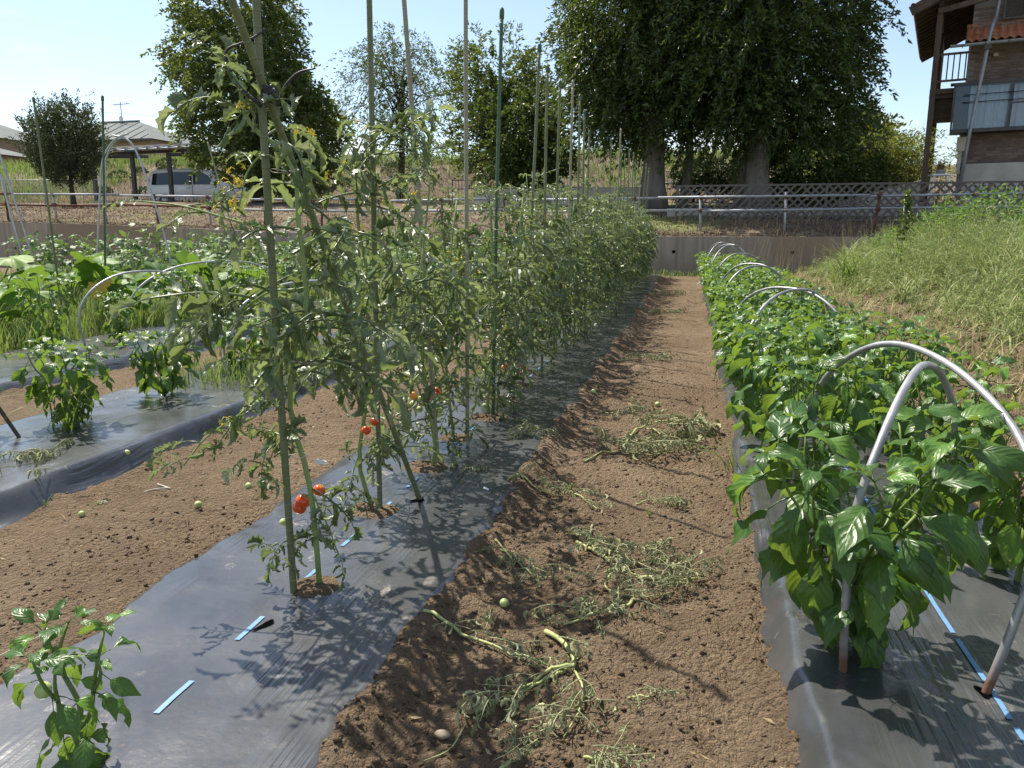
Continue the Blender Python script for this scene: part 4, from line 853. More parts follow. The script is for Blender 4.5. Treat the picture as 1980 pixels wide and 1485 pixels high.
far_house('tiled_house', 'low outbuilding with pale roof below the brown house', (-56.2, 53), 6.0, 5, 5.0, 7.0, 8.0)
a = thing('tv_antenna', 'thin roof antenna with small dish on the tan bungalow', 'antenna', (-48.0, 60, 10.3)); pipe('mast', (0, 0, -0.1), (0, 0, 1.7), 0.035, M['steel'], a, 6); pipe('boom', (-0.75, 0, 1.45), (0.85, 0, 1.52), 0.025, M['steel'], a, 5)
for k in range(7): pipe('element', (-0.7 + k * 0.24, -0.35, 1.46 + k * 0.01), (-0.7 + k * 0.24, 0.35, 1.46 + k * 0.01), 0.014, M['steel'], a, 4)
V, F = uvsphere(12, 6); MB().add(V * [0.22, 0.06, 0.26] + [0, -0.1, 0.3], F).build('dish', M['white_plastic'], a)
for i, z in enumerate((9.0, 9.6, 10.2, 12.3)):
    t = np.linspace(0, 1, 14)[:, None]; p = np.array([-70.0, 75, z + 2.2]) * (1 - t) + np.array([-8.0, 78, z - 0.6]) * t - np.array([0, 0, 1.0]) * np.sin(t * np.pi)
    tag(MB().add(*tube(p, 0.022, 4)).build('power_line', M['darkmetal']), ['lowest', 'second lowest', 'second highest', 'highest'][i] + ' of the overhead wires against the sky behind the tan bungalow', 'wire', 'overhead wires')

# ------------------------------------------------------------------ dry bank plants, litter, grass
def ground_pts(g, n, x0, x1, y0, y1, fn, pw=1.0):
    x = x0 + (x1 - x0) * g.random(n); y = y0 + (y1 - y0) * g.random(n) ** pw; return np.stack([x, y, fn(x, y)], -1)
g = np.random.default_rng(77)
mb = MB(); P = ground_pts(g, 16000, -27, 11, 20.72, 24.5, terrain_z, 1.4); D = g.normal(size=(len(P), 3)) * [1, 1, 0.35]; leaves(mb, P + [0, 0, 0.012], D, 0.06 * (0.5 + g.random(len(P))), 0.016, g)
tag(mb.build('leaf_litter', M['litter']), 'brown fallen leaves covering the strip above the retaining wall', 'leaf litter', kind='stuff')
mb = MB(); P = ground_pts(g, 15000, -40, 12, 30, 46, terrain_z); P = P[fbm(P[:, 0], P[:, 1], 0.5, 3, 19) > -0.1]; n = len(P); blades(mb, P, 0.15 + 0.4 * g.random(n), g.random(n) * 6.28, 0.3 + 0.9 * g.random(n), np.full(n, 0.017), g, 3)
tag(mb.build('dry_grass', M['dry']), 'dry straw coloured grass on the bank behind the trees and carport', 'grass', kind='stuff')
mb = MB(); P = ground_pts(g, 3800, -27, 10, 20.75, 23.2, terrain_z, 1.5); n = len(P); blades(mb, P, 0.08 + 0.22 * g.random(n), g.random(n) * 6.28, 0.3 + 0.9 * g.random(n), np.full(n, 0.007), g, 3)
tag(mb.build('dry_grass', M['dry']), 'withered grass along the pipe railing above the retaining wall', 'grass', kind='stuff')
mb = MB(); P = ground_pts(g, 6000, -60, -36, 34, 46, terrain_z); Q = ground_pts(g, 9000, -38, 10, 36, 44, terrain_z); Q = Q[fbm(Q[:, 0], Q[:, 1], 0.4, 3, 29) > 0.12]; P = np.vstack([P, Q, ground_pts(g, 6000, -38, 10, 43, 48, terrain_z)]); n = len(P); blades(mb, P, 0.3 + 0.5 * g.random(n), g.random(n) * 6.28, 0.3 + 0.8 * g.random(n), np.full(n, 0.025), g, 3)
tag(mb.build('bank_grass', M['grass']), 'green grass topping the bank along the skyline', 'grass', kind='stuff')
gs = np.random.default_rng(5)
for i in range(22):                                           # round clipped tussocks dotted over the bank
    x, y = -33 + 16.5 * gs.random(), 37.2 + 6 * gs.random(); r = 0.35 + 0.4 * gs.random(); mb = MB(); n = 240
    d = gs.normal(size=(n, 3)); d[:, 2] = np.abs(d[:, 2]); d /= np.linalg.norm(d, axis=1)[:, None]; leaves(mb, d * r * [1, 1, 0.7], d + gs.normal(size=(n, 3)) * 0.5, 0.16, 0.05, gs)
    o = mb.build('tussock', M['shrub']); o.location = (x, y, tz(x, y)); tag(o, 'round dull green tussock on the dry bank behind the carport', 'shrub', 'tussocks on the dry bank')

# ================================================================== leaves as shared pieces
class Piece:
    """a piece kept both as arrays (to join) and as mesh data (to share)"""
    def __init__(s, mb, name, mat):
        s.V = np.concatenate(mb.V); s.U = np.concatenate(mb.U); s.F = [f for f, _ in mb.F]; s.me = mb.mesh(name, mat)
    def into(s, mb, m):
        A = np.array(m); mb.add(s.V @ A[:3, :3].T + A[:3, 3], s.F, s.U)
def blade_arr(nl, nw, tw, ww, L, th0, bend, fold, wave, roll, g, twist=0.0, side_bend=0.0, jag=0.0, jn=4):
    t = np.linspace(0, 1, nl + 1); th = th0 - bend * t; st = L / nl
    x = np.concatenate([[0], np.cumsum(np.cos(th[:-1]) * st)]); z = np.concatenate([[0], np.cumsum(np.sin(th[:-1]) * st)])
    w = np.interp(t, tw, ww) * L
    if jag: w = w * (1 + jag * ((t * jn) % 1.0 - 0.5)) * (1 + 0.0 * t)
    s = np.linspace(-1, 1, nw + 1); ph = g.random() * 6.28
    off = np.abs(s)[None] * w[:, None] * fold + roll * (s ** 2)[None] * w[:, None] + wave * np.sin(t * 13 + ph)[:, None] * (s * np.abs(s))[None] * w[:, None] + wave * 0.6 * np.sin(t * 21 + ph * 2)[:, None] * (np.abs(s) ** 2)[None] * w[:, None]
    lat = s[None] * w[:, None] * (1 - 0.35 * abs(roll) * (s ** 2)[None])
    tws = twist * t; nx, nz = -np.sin(th), np.cos(th)
    ly = lat * np.cos(tws)[:, None] - off * np.sin(tws)[:, None]; ln = lat * np.sin(tws)[:, None] + off * np.cos(tws)[:, None]
    V = np.stack([x[:, None] + nx[:, None] * ln, ly + side_bend * (t ** 2)[:, None] * L, z[:, None] + nz[:, None] * ln], -1).reshape(-1, 3)
    uv = np.stack([np.repeat(t, nw + 1), np.tile((s + 1) / 2, nl + 1)], -1)
    return V, gridF(nl + 1, nw + 1), uv
PT = [0, .06, .16, .3, .45, .6, .76, .9, 1]; PW = [.015, .085, .175, .24, .245, .205, .125, .045, 0]
def pepper_leaf(seed, droop):
    g = np.random.default_rng(seed); mb = MB(); p = 0.32 + 0.1 * g.random()
    pet = spline([(0, 0, 0), (p * 0.5, 0, 0.05), (p, 0, 0.045)], 5); mb.add(*tube(pet, np.linspace(0.016, 0.011, 5), 4))
    V, F, uv = blade_arr(10, 6, PT, np.array(PW) * (0.92 + 0.2 * g.random()), 1.0, 0.18 - 0.2 * g.random(), droop, 0.22 + 0.28 * g.random(), 0.22 * g.random() + 0.10, -0.35 * g.random(), g, twist=g.normal() * 0.35, side_bend=g.normal() * 0.12)
    mb.add(V + [p, 0, 0.045], F, uv); return Piece(mb, 'leaf', M['pepper_leaf'])
PEP = [pepper_leaf(100 + i, d) for i, d in enumerate((0.8, 1.1, 1.4, 1.7, 1.2, 2.0))]
TT = [0, .1, .3, .5, .7, .88, 1]; TW = [.04, .15, .205, .18, .13, .06, 0]
def place(V, a, b, c, p):
    """turn by a about z, b about y, c about x, then move to p"""
    m = np.array((Matrix.Rotation(a, 3, 'Z') @ Matrix.Rotation(-b, 3, 'Y') @ Matrix.Rotation(c, 3, 'X'))); return V @ m.T + p
def tomato_leaf(seed, bend, curl, mat, wilt=False):
    g = np.random.default_rng(seed); mb = MB(); t = np.linspace(0, 1, 9); th = 0.25 - bend * t
    x = np.concatenate([[0], np.cumsum(np.cos(th[:-1]) / 8)]); z = np.concatenate([[0], np.cumsum(np.sin(th[:-1]) / 8)]); y = 0.06 * np.sin(t * 3 + seed)
    R = np.stack([x, y, z], -1); mb.add(*tube(R, np.linspace(0.017, 0.008, 9), 5)); w = np.array(TW) * (0.55 if wilt else 1.0)
    def leaflet(u, L, az, el):
        p = np.array([np.interp(u, t, R[:, k]) for k in range(3)]); d = -np.interp(u, t, bend * t) + 0.1
        pl = 0.14 * L; V, F, uv = blade_arr(9, 4, TT, w, L, 0.15, (1.9 if wilt else 0.5 + 0.9 * g.random()), 0.22, 0.30, curl * (0.8 + 1.0 * g.random()), g, twist=g.normal() * (1.2 if wilt else 0.9), side_bend=g.normal() * 0.2, jag=0.75, jn=5)
        V = np.vstack([V]) + [pl, 0, 0]; stalk, sf, su = tube(np.array([[0, 0, 0], [pl * 1.1, 0, 0.0]]), 0.006, 3, False)
        c = g.normal() * 0.6
        mb.add(place(V, az, el + d * 0.7, c, p), F, uv); mb.add(place(stalk, az, el + d * 0.7, c, p), sf, su)
    leaflet(1.0, 0.36, 0.0, -0.2)
    for u, L in ((0.84, 0.30), (0.62, 0.33), (0.40, 0.27)):
        for sd in (1, -1): leaflet(u + 0.03 * g.normal(), L * (0.8 + 0.35 * g.random()), sd * (0.95 + 0.35 * g.random()), (-0.7 if wilt else -0.15) + 0.35 * g.normal())
    for u in (0.73, 0.51):
        for sd in (1, -1): leaflet(u, 0.12, sd * 1.2, 0.0)
    return Piece(mb, 'leaf', mat)
TOM = [tomato_leaf(200 + i, b, c, M['tomato_leaf']) for i, (b, c) in enumerate(((0.8, 0.9), (1.1, 1.3), (1.4, 0.7), (0.6, 1.5), (1.6, 1.1), (1.0, 0.4), (1.9, 1.2)))]
TOM_FLAT = [tomato_leaf(230 + i, b, 0.25, M['tomato_leaf']) for i, b in enumerate((0.3, 0.55))]
WILT = [tomato_leaf(260 + i, b, 1.6, M['wilted_leaf'], True) for i, b in enumerate((0.3, 0.6, 0.9))]
def flower_piece():
    mb = MB(); mb.add(*tube(np.array([[0, 0, 0], [0.012, 0, 0.004], [0.022, 0, -0.006]]), 0.0009, 4))
    for k in range(5):
        a = k * 1.2566; V, F, uv = blade_arr(3, 2, [0, .3, 1], [.1, .2, 0], 0.012, 0.3, 1.2, 0.2, 0, 0, np.random.default_rng(1)); mb.add(place(V, a, 0, 0, np.zeros(3)) @ np.array(Matrix.Rotation(1.9, 3, 'Y')).T + [0.022, 0, -0.006], F, uv)
    mb.add(*tube(np.array([[0.022, 0, -0.006], [0.029, 0, -0.013]]), [0.003, 0.0012], 6)); return Piece(mb, 'flower', M['flower'])
FLOWER = flower_piece()
def fruit_mesh(mat, sx=1.0, sz=1.0):
    V, F = uvsphere(16, 11); r = np.hypot(V[:, 0], V[:, 1]); V = V * [sx, sx, sz]; V[:, 2] -= 0.12 * np.exp(-(r / 0.28) ** 2) * np.sign(V[:, 2]) * (V[:, 2] > 0)
    mb = MB().add(V, F); g = np.random.default_rng(2)
    for k in range(5):
        W_, F_, u_ = blade_arr(4, 2, [0, .3, 1], [.06, .12, 0], 0.75, 0.25, 0.9, 0.1, 0.1, 0, g); mb.add(place(W_, k * 1.2566, 0, 0, np.array([0, 0, 0.86 * sz])), F_, u_, 1)
    mb.add(*tube(np.array([[0, 0, 0.84 * sz], [0.05, 0, 1.15 * sz], [0.22, 0, 1.4 * sz]]), 0.06, 5), mi=1) if False else None
    st = tube(np.array([[0, 0, 0.84 * sz], [0.05, 0, 1.15 * sz], [0.22, 0, 1.4 * sz]]), 0.06, 5); mb.add(st[0], st[1], st[2], 1)
    return mb.mesh('fruit', [mat, M['stem']])
FRUIT = {'red': fruit_mesh(M['red'], 1, 0.95), 'orange': fruit_mesh(M['orange'], 0.95, 1.1), 'green': fruit_mesh(M['green_fruit'], 1, 0.98)}

def leaf_mat4(p, az, el, roll, s): return Matrix.Translation(Vector(p)) @ Matrix.Rotation(az, 4, 'Z') @ Matrix.Rotation(-el, 4, 'Y') @ Matrix.Rotation(roll, 4, 'X') @ Matrix.Diagonal((s, s, s, 1))

# ------------------------------------------------------------------ pepper plants
def pepper_parts(seed, H, Wd, nb=4, dens=1.0, leaf=(0.085, 0.15)):
    g = np.random.default_rng(seed); st = MB(); L = []
    fork = np.array([0.01 * g.normal(), 0.01 * g.normal(), H * (0.28 + 0.06 * g.random())])
    st.add(*tube(spline([(0, 0, -0.03), (0.006, 0, H * 0.15), fork], 6), np.linspace(0.0095, 0.0075, 6), 7)); a0 = g.random() * 6.28
    def put(p, az, el, s): L.append((int(g.integers(0, len(PEP))), leaf_mat4(p, az, el, g.normal() * 0.35, s)))
    for b in range(nb):
        a = a0 + b * 6.2832 / nb + g.normal() * 0.25; r1 = Wd * (0.20 + 0.08 * g.random()); z1 = H * (0.58 + 0.08 * g.random()); q = fork + np.array([math.cos(a) * r1, math.sin(a) * r1, z1 - fork[2]])
        path = spline([fork, (fork + q) / 2 + [0.01 * g.normal(), 0.01 * g.normal(), -0.01], q], 6); st.add(*tube(path, np.linspace(0.006, 0.0045, 6), 6))
        for k in range(int(4 * dens + 0.5)):
            u = 0.3 + 0.7 * (k + g.random()) / (4 * dens); p = path[min(5, int(u * 5))]; put(p, a + g.normal() * 0.9, -0.85 + 0.35 * g.normal(), leaf[0] + (leaf[1] - leaf[0]) * (0.45 + 0.55 * g.random()))
        for sgn in (-1, 1):
            a2 = a + sgn * (0.55 + 0.25 * g.random()); r2 = Wd * (0.13 + 0.08 * g.random()); z2 = H * (0.86 + 0.14 * g.random()); e = q + np.array([math.cos(a2) * r2, math.sin(a2) * r2, z2 - q[2]])
            path2 = spline([q, (q + e) / 2 + [0.012 * g.normal(), 0.012 * g.normal(), 0], e], 6); st.add(*tube(path2, np.linspace(0.0045, 0.0025, 6), 5))
            for k in range(int(4 * dens + 0.5)):
                u = (k + g.random()) / (4 * dens); p = path2[min(5, int(u * 5))]; put(p, a2 + g.normal() * 1.1, -0.50 + 0.4 * g.normal(), leaf[0] + (leaf[1] - leaf[0]) * (0.3 + 0.6 * g.random()))
            for k in range(5):                                  # young whorl at the tip
                put(e, a2 + k * 1.2566 + g.normal() * 0.3, 0.25 + 0.3 * g.normal(), leaf[0] * (0.65 + 0.6 * g.random()))
        for k in range(2): put(fork * [1, 1, 0.8], g.random() * 6.28, -0.5 + 0.25 * g.normal(), leaf[1] * (0.6 + 0.4 * g.random()))
    return st, L
def add_plant(name, label, cat, loc, st, L, pieces, stem_mat, single, group=None, rz=0.0, fol='foliage'):
    o = thing(name, label, cat, loc, group, rz); st.build('stem', stem_mat, o)
    if single:
        for i, m in L: obj('leaf', pieces[i].me, o, m)
    else:
        mb = MB()
        for i, m in L: pieces[i].into(mb, m)
        tag(mb.build(fol, pieces[0].me.materials[0], o), kind='stuff')
    return o
def copy_tree(o, loc, rz, s, label, group):
    r = o.copy(); COL.objects.link(r); r.location = Vector(loc); r.rotation_euler = (0, 0, rz); r.scale = (s, s, s); r['label'] = label
    if group: r['group'] = group
    for c in o.children:
        d = c.copy(); COL.objects.link(d); d.parent = r
    return r
g = np.random.default_rng(21)
def bz(x, y, b): return float(film_z(b, np.array(float(x)), np.array(float(y)))) - 0.004
# double pepper row on the right
def pepper_row(x0, ys_, side, protos):
    first = {}
    for i, y in enumerate(ys_):
        x = x0 + 0.025 * g.normal(); grp = 'pepper plants in the double row'
        near = y < 7.6
        lab = f'leafy pepper plant, {ORD[i]} along the {side} counted from the rusty pipe foot'
        loc = (x, y, bz(x, y, 'pepper'))
        if near:
            if i == 0 and side.startswith('bare'): st, L = pepper_parts(501, 0.54, 0.46, 5, 1.3, (0.105, 0.172))
            else: st, L = pepper_parts(510 + i * 7 + (300 if x0 > 0.7 else 0), (0.52 if y < 3.4 else 0.44) + 0.10 * g.random(), 0.33 + 0.08 * g.random(), 4, 1.3, (0.085, 0.15))
            add_plant('pepper_plant', lab, 'pepper plant', loc, st, L, PEP, M['pepstem'], True, grp)
        else:
            k = int(g.integers(0, 4))
            if k not in protos:
                st, L = pepper_parts(700 + k, 0.48, 0.35, 4, 1.3, (0.085, 0.15)); protos[k] = add_plant('pepper_plant', lab, 'pepper plant', loc, st, L, PEP, M['pepstem'], False, grp, g.random() * 6.28)
            else: copy_tree(protos[k], loc, g.random() * 6.28, 0.86 + 0.3 * g.random(), lab, grp)
protos = {}
yl = [1.86, 2.72, 3.18, 3.62, 4.08, 4.55]
while yl[-1] < 18.9: yl.append(yl[-1] + 0.5)
yr = [1.48, 2.35, 3.02, 3.75, 4.3, 4.95]
while yr[-1] < 18.7: yr.append(yr[-1] + 0.55)
pepper_row(0.425, yl, 'bare path side', protos)
pepper_row(0.97, yr, 'weedy side', protos)
# single young pepper at the near end of the tomato bed
st, L = pepper_parts(905, 0.285, 0.17, 3, 0.6, (0.055, 0.085)); x, y = -1.105, 1.10
pp = add_plant('pepper_plant', 'small young pepper plant growing alone in the tomato bed film', 'pepper plant', (x, y, bz(x, y, 'tomato')), st, L, PEP, M['pepstem'], True, 'single peppers')
obj('fruit', FRUIT['green'], pp, Matrix.Translation((-0.035, -0.03, 0.19)) @ Matrix.Diagonal((0.015, 0.015, 0.017, 1)))
# sparse peppers on the two left beds
LP = [(-3.32, 2.86, 0.40, 0.44, 'left', 'pepper plant beside the dark pipe foot on the rolled edge sheet'), (-3.05, 3.20, 0.40, 0.46, 'left', 'drooping pepper plant with long grass blades at its foot on the rolled edge sheet'), (-3.07, 3.98, 0.38, 0.42, 'left', 'compact pepper plant on the rolled edge sheet between grass tufted pepper and weeds'),
      (-3.05, 4.85, 0.38, 0.42, 'left', 'pepper plant with weeds around it, half hidden behind the first tomato stake'), (-3.03, 5.7, 0.4, 0.44, 'left', 'pepper plant behind the second tomato stake on the rolled edge sheet'), (-3.05, 6.6, 0.4, 0.44, 'left', 'last pepper plant visible through the tomatoes on the rolled edge sheet'),
      (-5.22, 5.42, 0.62, 0.52, 'far_left', 'tall pepper plant left of the pipe hoop by the zucchini'), (-4.98, 5.92, 0.44, 0.36, 'far_left', 'slim pepper plant under the middle of the pipe hoop'), (-4.98, 6.80, 0.60, 0.48, 'far_left', 'tall pepper plant inside the right leg of the pipe hoop'),
      (-4.95, 8.0, 0.62, 0.5, 'far_left', 'pepper plant just past the right leg of the pipe hoop'), (-4.95, 9.1, 0.6, 0.5, 'far_left', 'pepper plant behind the tomato foliage on the grassy side sheet'), (-4.95, 10.2, 0.6, 0.5, 'far_left', 'farthest pepper plant on the grassy side sheet')]
for i, (x, y, H, Wd, b, lab) in enumerate(LP):
    st, L = pepper_parts(930 + i * 3, H, Wd * 0.85, 4 if Wd > 0.4 else 3, 1.35, (0.075, 0.135) if b == 'left' else (0.07, 0.12)); add_plant('pepper_plant', lab, 'pepper plant', (x, y, bz(x, y, b)), st, L, PEP, M['pepstem'], True, 'single peppers')

# ------------------------------------------------------------------ stakes
def stake(label, a, b, r=0.0100, mat='stake', group='tomato stakes', cap=True):
    a = np.array(a, float); b = np.array(b, float); o = thing('garden_stake', label, 'stake', a, group); d = b - a; L = np.linalg.norm(d); q = Vector(d).to_track_quat('Z', 'Y')
    o.rotation_mode = 'QUATERNION'; o.rotation_quaternion = q
    z = np.linspace(-0.18, L, 24); bow = 0.004 * np.sin(z * 1.7 + a[1] * 3)
    MB().add(*tube(np.stack([bow, bow * 0.4, z], -1), r, 10)).build('shaft', M[mat], o)
    if cap:
        MB().add(*tube(np.stack([np.full(6, bow[-1]), np.full(6, bow[-1] * 0.4), L + np.array([-0.045, -0.04, -0.01, 0.004, 0.012, 0.016])], -1), np.array([1.0, 1.3, 1.32, 1.15, 0.8, 0.2]) * r, 10)).build('cap', M['stake_dark' if mat != 'stake_old' else mat], o)
    return o
def ext(p, q, H):
    p = np.array(p, float); q = np.array(q, float); return p + (q - p) * (H - p[2]) / (q[2] - p[2])
sb = lambda x, y: np.array([x, y, bz(x, y, 'tomato')])
S1b = sb(-1.08, 1.88); S1t = ext(S1b, PX(499, 20, 1.90), 2.2); stake('green ringed stake, first of the tomato row, crossed by a leaning one', S1b, S1t, 0.0105, 'stake')
tie = PX(519, 182, 1.905); DGb = sb(-0.99, 2.71); DGt = ext(DGb, tie, 2.25) ; stake('leaning green stake lashed with black rubber to the first upright', DGb + [0, 0, 0], DGt, 0.0105, 'stake')
specs = [((-1.09, 2.57), (712, 10), 'stake', 2.25, 'second stake of the tomato row, deep green, beside the foot of the leaning one'), ((-1.06, 3.16), (782, 10), 'stake_old', 2.25, 'faded tan stake, third of the tomato row'), ((-1.045, 3.57), (902, 10), 'stake_old', 2.25, 'faded grey stake, fourth of the tomato row')]
for (x, y), tp, mt, H, lb in specs:
    b = sb(x, y); stake(lb, b, ext(b, PX(*tp, y + 0.02), H), 0.0098, mt if mt != 'stake' else 'stake')
tops = [((970, 20), 4.12, 'stake_dark'), ((1043, 88), 4.95, 'stake'), ((1060, 128), 5.6, 'stake'), ((1083, 158), 6.15, 'stake'), ((1107, 158), 6.75, 'stake_old'), ((1122, 185), 7.3, 'stake'), ((1131, 215), 7.75, 'stake'), ((1140, 255), 8.1, 'stake'), ((1182, 270), 10.4, 'stake'), ((1200, 250), 11.0, 'stake_old'), ((1203, 283), 11.7, 'stake'), ((1209, 301), 12.4, 'stake'), ((1217, 290), 13.0, 'stake'), ((1226, 296), 13.9, 'stake'), ((1229, 310), 14.6, 'stake'), ((1240, 310), 15.4, 'stake_old'), ((1250, 318), 16.4, 'stake'), ((1255, 326), 17.4, 'stake')]
for i, (tp, y, mt) in enumerate(tops):
    b = sb(-1.05, y); n = i + 4
    lb = f'capped green stake rising from the tomato foliage, {ORD[n]} upright of the row' if n < 12 else f'thin distant green stake, {ORD[n]} upright of the tomato row'
    stake(lb, b, PX(*tp, y + 0.12), 0.0100, mt)
for (tp, y, mt, x, lb) in (((65, 190), 7.3, 'stake', None, 'capped green stake left of the young tree standing among zucchini leaves'), ((198, 187), 7.3, 'stake_dark', None, 'capped dark green stake in front of the tan bungalow among zucchini leaves')):
    t = PX(*tp, y); bx = PX(tp[0] + (60 if tp[0] < 100 else 8), 640, y); stake(lb, (bx[0], y, ground_z(np.array(bx[0]), np.array(y))), t, 0.0115, mt)
stake('short pale stake between the van and the crossed tomato stakes', (-6.2, 10.2, PATH_Z), PX(402, 277, 10.2), 0.010, 'stake_old')
# black rubber lashing where the two front stakes cross
lash = thing('rubber_tie', 'black rubber band lashed around the two crossing stakes', 'tie', tie, 'ties'); mb = MB()
for k in range(7):
    th = np.linspace(0, 2 * np.pi, 18); r = 0.0175 + 0.0012 * (k % 3); tl = 0.25 * ((k % 3) - 1); mb.add(*tube(np.stack([r * 0.95 * np.cos(th) + 0.006, r * np.sin(th) - 0.004, (k - 3) * 0.0048 + tl * 0.035 * np.cos(th)], -1), 0.0046, 6))
mb.build('wrap', M['rubber'], lash)
for pts in ([(505, 205), (455, 160), (438, 118), (440, 95), (475, 80), (520, 55)], [(535, 205), (548, 172), (575, 142), (610, 132)]):
    w = spline([PX(px, py, 1.88) - tie for px, py in pts], 16); MB().add(*tube(w, np.linspace(0.0055, 0.0022, 16), 6)).build('loose_end', M['rubber'], lash)

# ------------------------------------------------------------------ tomato plants
def truss(g, p, az, n, kind, o_st, FL, scale=1.0):
    t = np.linspace(0, 1, 6); q = p + np.stack([np.cos(az) * 0.10 * scale * t, np.sin(az) * 0.10 * scale * t, 0.03 * t - 0.07 * t ** 2], -1); o_st.add(*tube(q, np.linspace(0.0022, 0.0012, 6), 5))
    for k in range(n):
        b = q[2 + k % 4]
        if kind == 'flower': FL.append(('flower', Matrix.Translation(Vector(b)) @ Matrix.Rotation(az + g.normal() * 1.2, 4, 'Z') @ Matrix.Rotation(g.normal() * 0.5, 4, 'Y')))
        else:
            r = 0.013 + 0.006 * g.random(); FL.append((kind, Matrix.Translation(Vector(b + [g.normal() * 0.018, g.normal() * 0.018, -0.025 - 0.012 * k])) @ Matrix.Rotation(g.normal() * 0.5, 4, 'X') @ Matrix.Diagonal((r, r, r, 1))))
def stem_leaves(g, path, L, u0, u1, n, s0, s1, az_bias=None, el=0.1):
    m = len(path)
    for k in range(n):
        u = u0 + (u1 - u0) * (k + 0.6 * g.random()) / n; f = u * (m - 1); i = min(m - 2, int(f)); p = path[i] + (path[i + 1] - path[i]) * (f - i)
        az = k * 2.4 + g.normal() * 0.4 if az_bias is None else az_bias + g.normal() * 0.9
        L.append((int(g.integers(0, len(TOM))), leaf_mat4(p, az, el - 0.15 + 0.35 * g.normal(), g.normal() * 0.5, s0 + (s1 - s0) * (1 - abs(2 * (k + 0.5) / n - 1)) * (0.7 + 0.5 * g.random()))))
def tomato_parts(seed, H, n_side=3, dens=1.0, low=0.12):
    g = np.random.default_rng(seed); st = MB(); L = []; FL = []
    z = np.linspace(-0.03, H, 12); a = g.random() * 6.28
    path = np.stack([0.035 * np.sin(z * 4 + a) + 0.02, 0.035 * np.cos(z * 3.3 + a), z], -1); path[0, :2] = path[1, :2] * 0.5; st.add(*tube(path, np.linspace(0.0085, 0.004, 12), 7))
    stem_leaves(g, path, L, low / H, 1.0, int(21 * dens), 0.16, 0.29)
    for k in range(4): L.append((int(g.integers(0, len(TOM))), leaf_mat4(path[-1], k * 1.57 + a, 0.7 + 0.2 * g.normal(), g.normal() * 0.3, 0.13)))
    for s in range(n_side):
        u = 0.16 + 0.5 * (s + g.random()) / max(1, n_side); p = path[int(u * 11)]; az = a + s * 2.3 + g.normal() * 0.3; ln = H * (0.38 + 0.25 * g.random())
        e = p + np.array([math.cos(az) * 0.17, math.sin(az) * 0.17, ln]); q = spline([p, p + np.array([math.cos(az) * 0.11, math.sin(az) * 0.11, ln * 0.35]), e], 9); st.add(*tube(q, np.linspace(0.0055, 0.003, 9), 6))
        stem_leaves(g, q, L, 0.2, 1.0, int(9 * dens), 0.12, 0.24)
    stem_leaves(g, path, L, 0.08, 0.34, int(5 * dens), 0.15, 0.24)
    for k in range(int(3 * dens)): 
        u = 0.25 + 0.7 * g.random(); truss(g, path[int(u * 11)], g.random() * 6.28, 4, 'flower', st, FL)
    for k in range(2):
        u = 0.15 + 0.3 * g.random(); kind = ('green', 'orange', 'green', 'green', 'red', 'green', 'green')[int(g.integers(0, 7))]; truss(g, path[int(u * 11)], g.random() * 6.28, 3, kind, st, FL)
    return st, L, FL
def add_tomato(label, loc, st, L, FL, single, group='staked tomato plants', rz=0.0):
    o = add_plant('tomato_plant', label, 'tomato plant', loc, st, L, TOM, M['stem'], single, group, rz)
    for k, m in FL:
        if k == 'flower': obj('flower', FLOWER.me, o, m)
        else: obj('fruit', FRUIT[k], o, m)
    return o
TOM = TOM + TOM_FLAT
# first plant: its stem is followed point by point
def traced(label, base, mains, branches, extra, seed):
    """mains / branches: point lists relative to the base, extra: leaves (path point, azimuth, elevation, size, variant)"""
    g = np.random.default_rng(seed); st = MB(); L = []; FL = []
    for pts, r0, r1, nleaf, u0, s0, s1 in mains + branches:
        q = spline(pts, 26); st.add(*tube(q, np.linspace(r0, r1, 26), 8)); stem_leaves(g, q, L, u0, 1.0, nleaf, s0, s1)
    for p, az, el, s, v in extra: L.append((v, leaf_mat4(p, az, el, 0.2, s)))
    return st, L, FL
B1 = sb(-1.02, 1.93); T1 = lambda pts, Y: [PX(x, y, Y + dy) - B1 for x, y, dy in pts]
cr_ = math.pi - 0.2
mains = [([np.array([0, 0, -0.03])] + T1([(606, 990, 0), (590, 900, 0), (562, 800, 0), (566, 700, 0), (592, 600, 0), (586, 500, 0), (576, 420, 0), (572, 350, 0.02), (545, 290, 0.02), (497, 255, 0.0), (472, 215, -0.02), (464, 170, -0.04), (448, 140, -0.05)], 1.93), 0.0085, 0.0045, 16, 0.10, 0.18, 0.26),
         (T1([(464, 175, -0.04), (447, 148, -0.06), (425, 112, -0.08), (392, 98, -0.10)], 1.93), 0.0035, 0.002, 4, 0.25, 0.10, 0.13)]
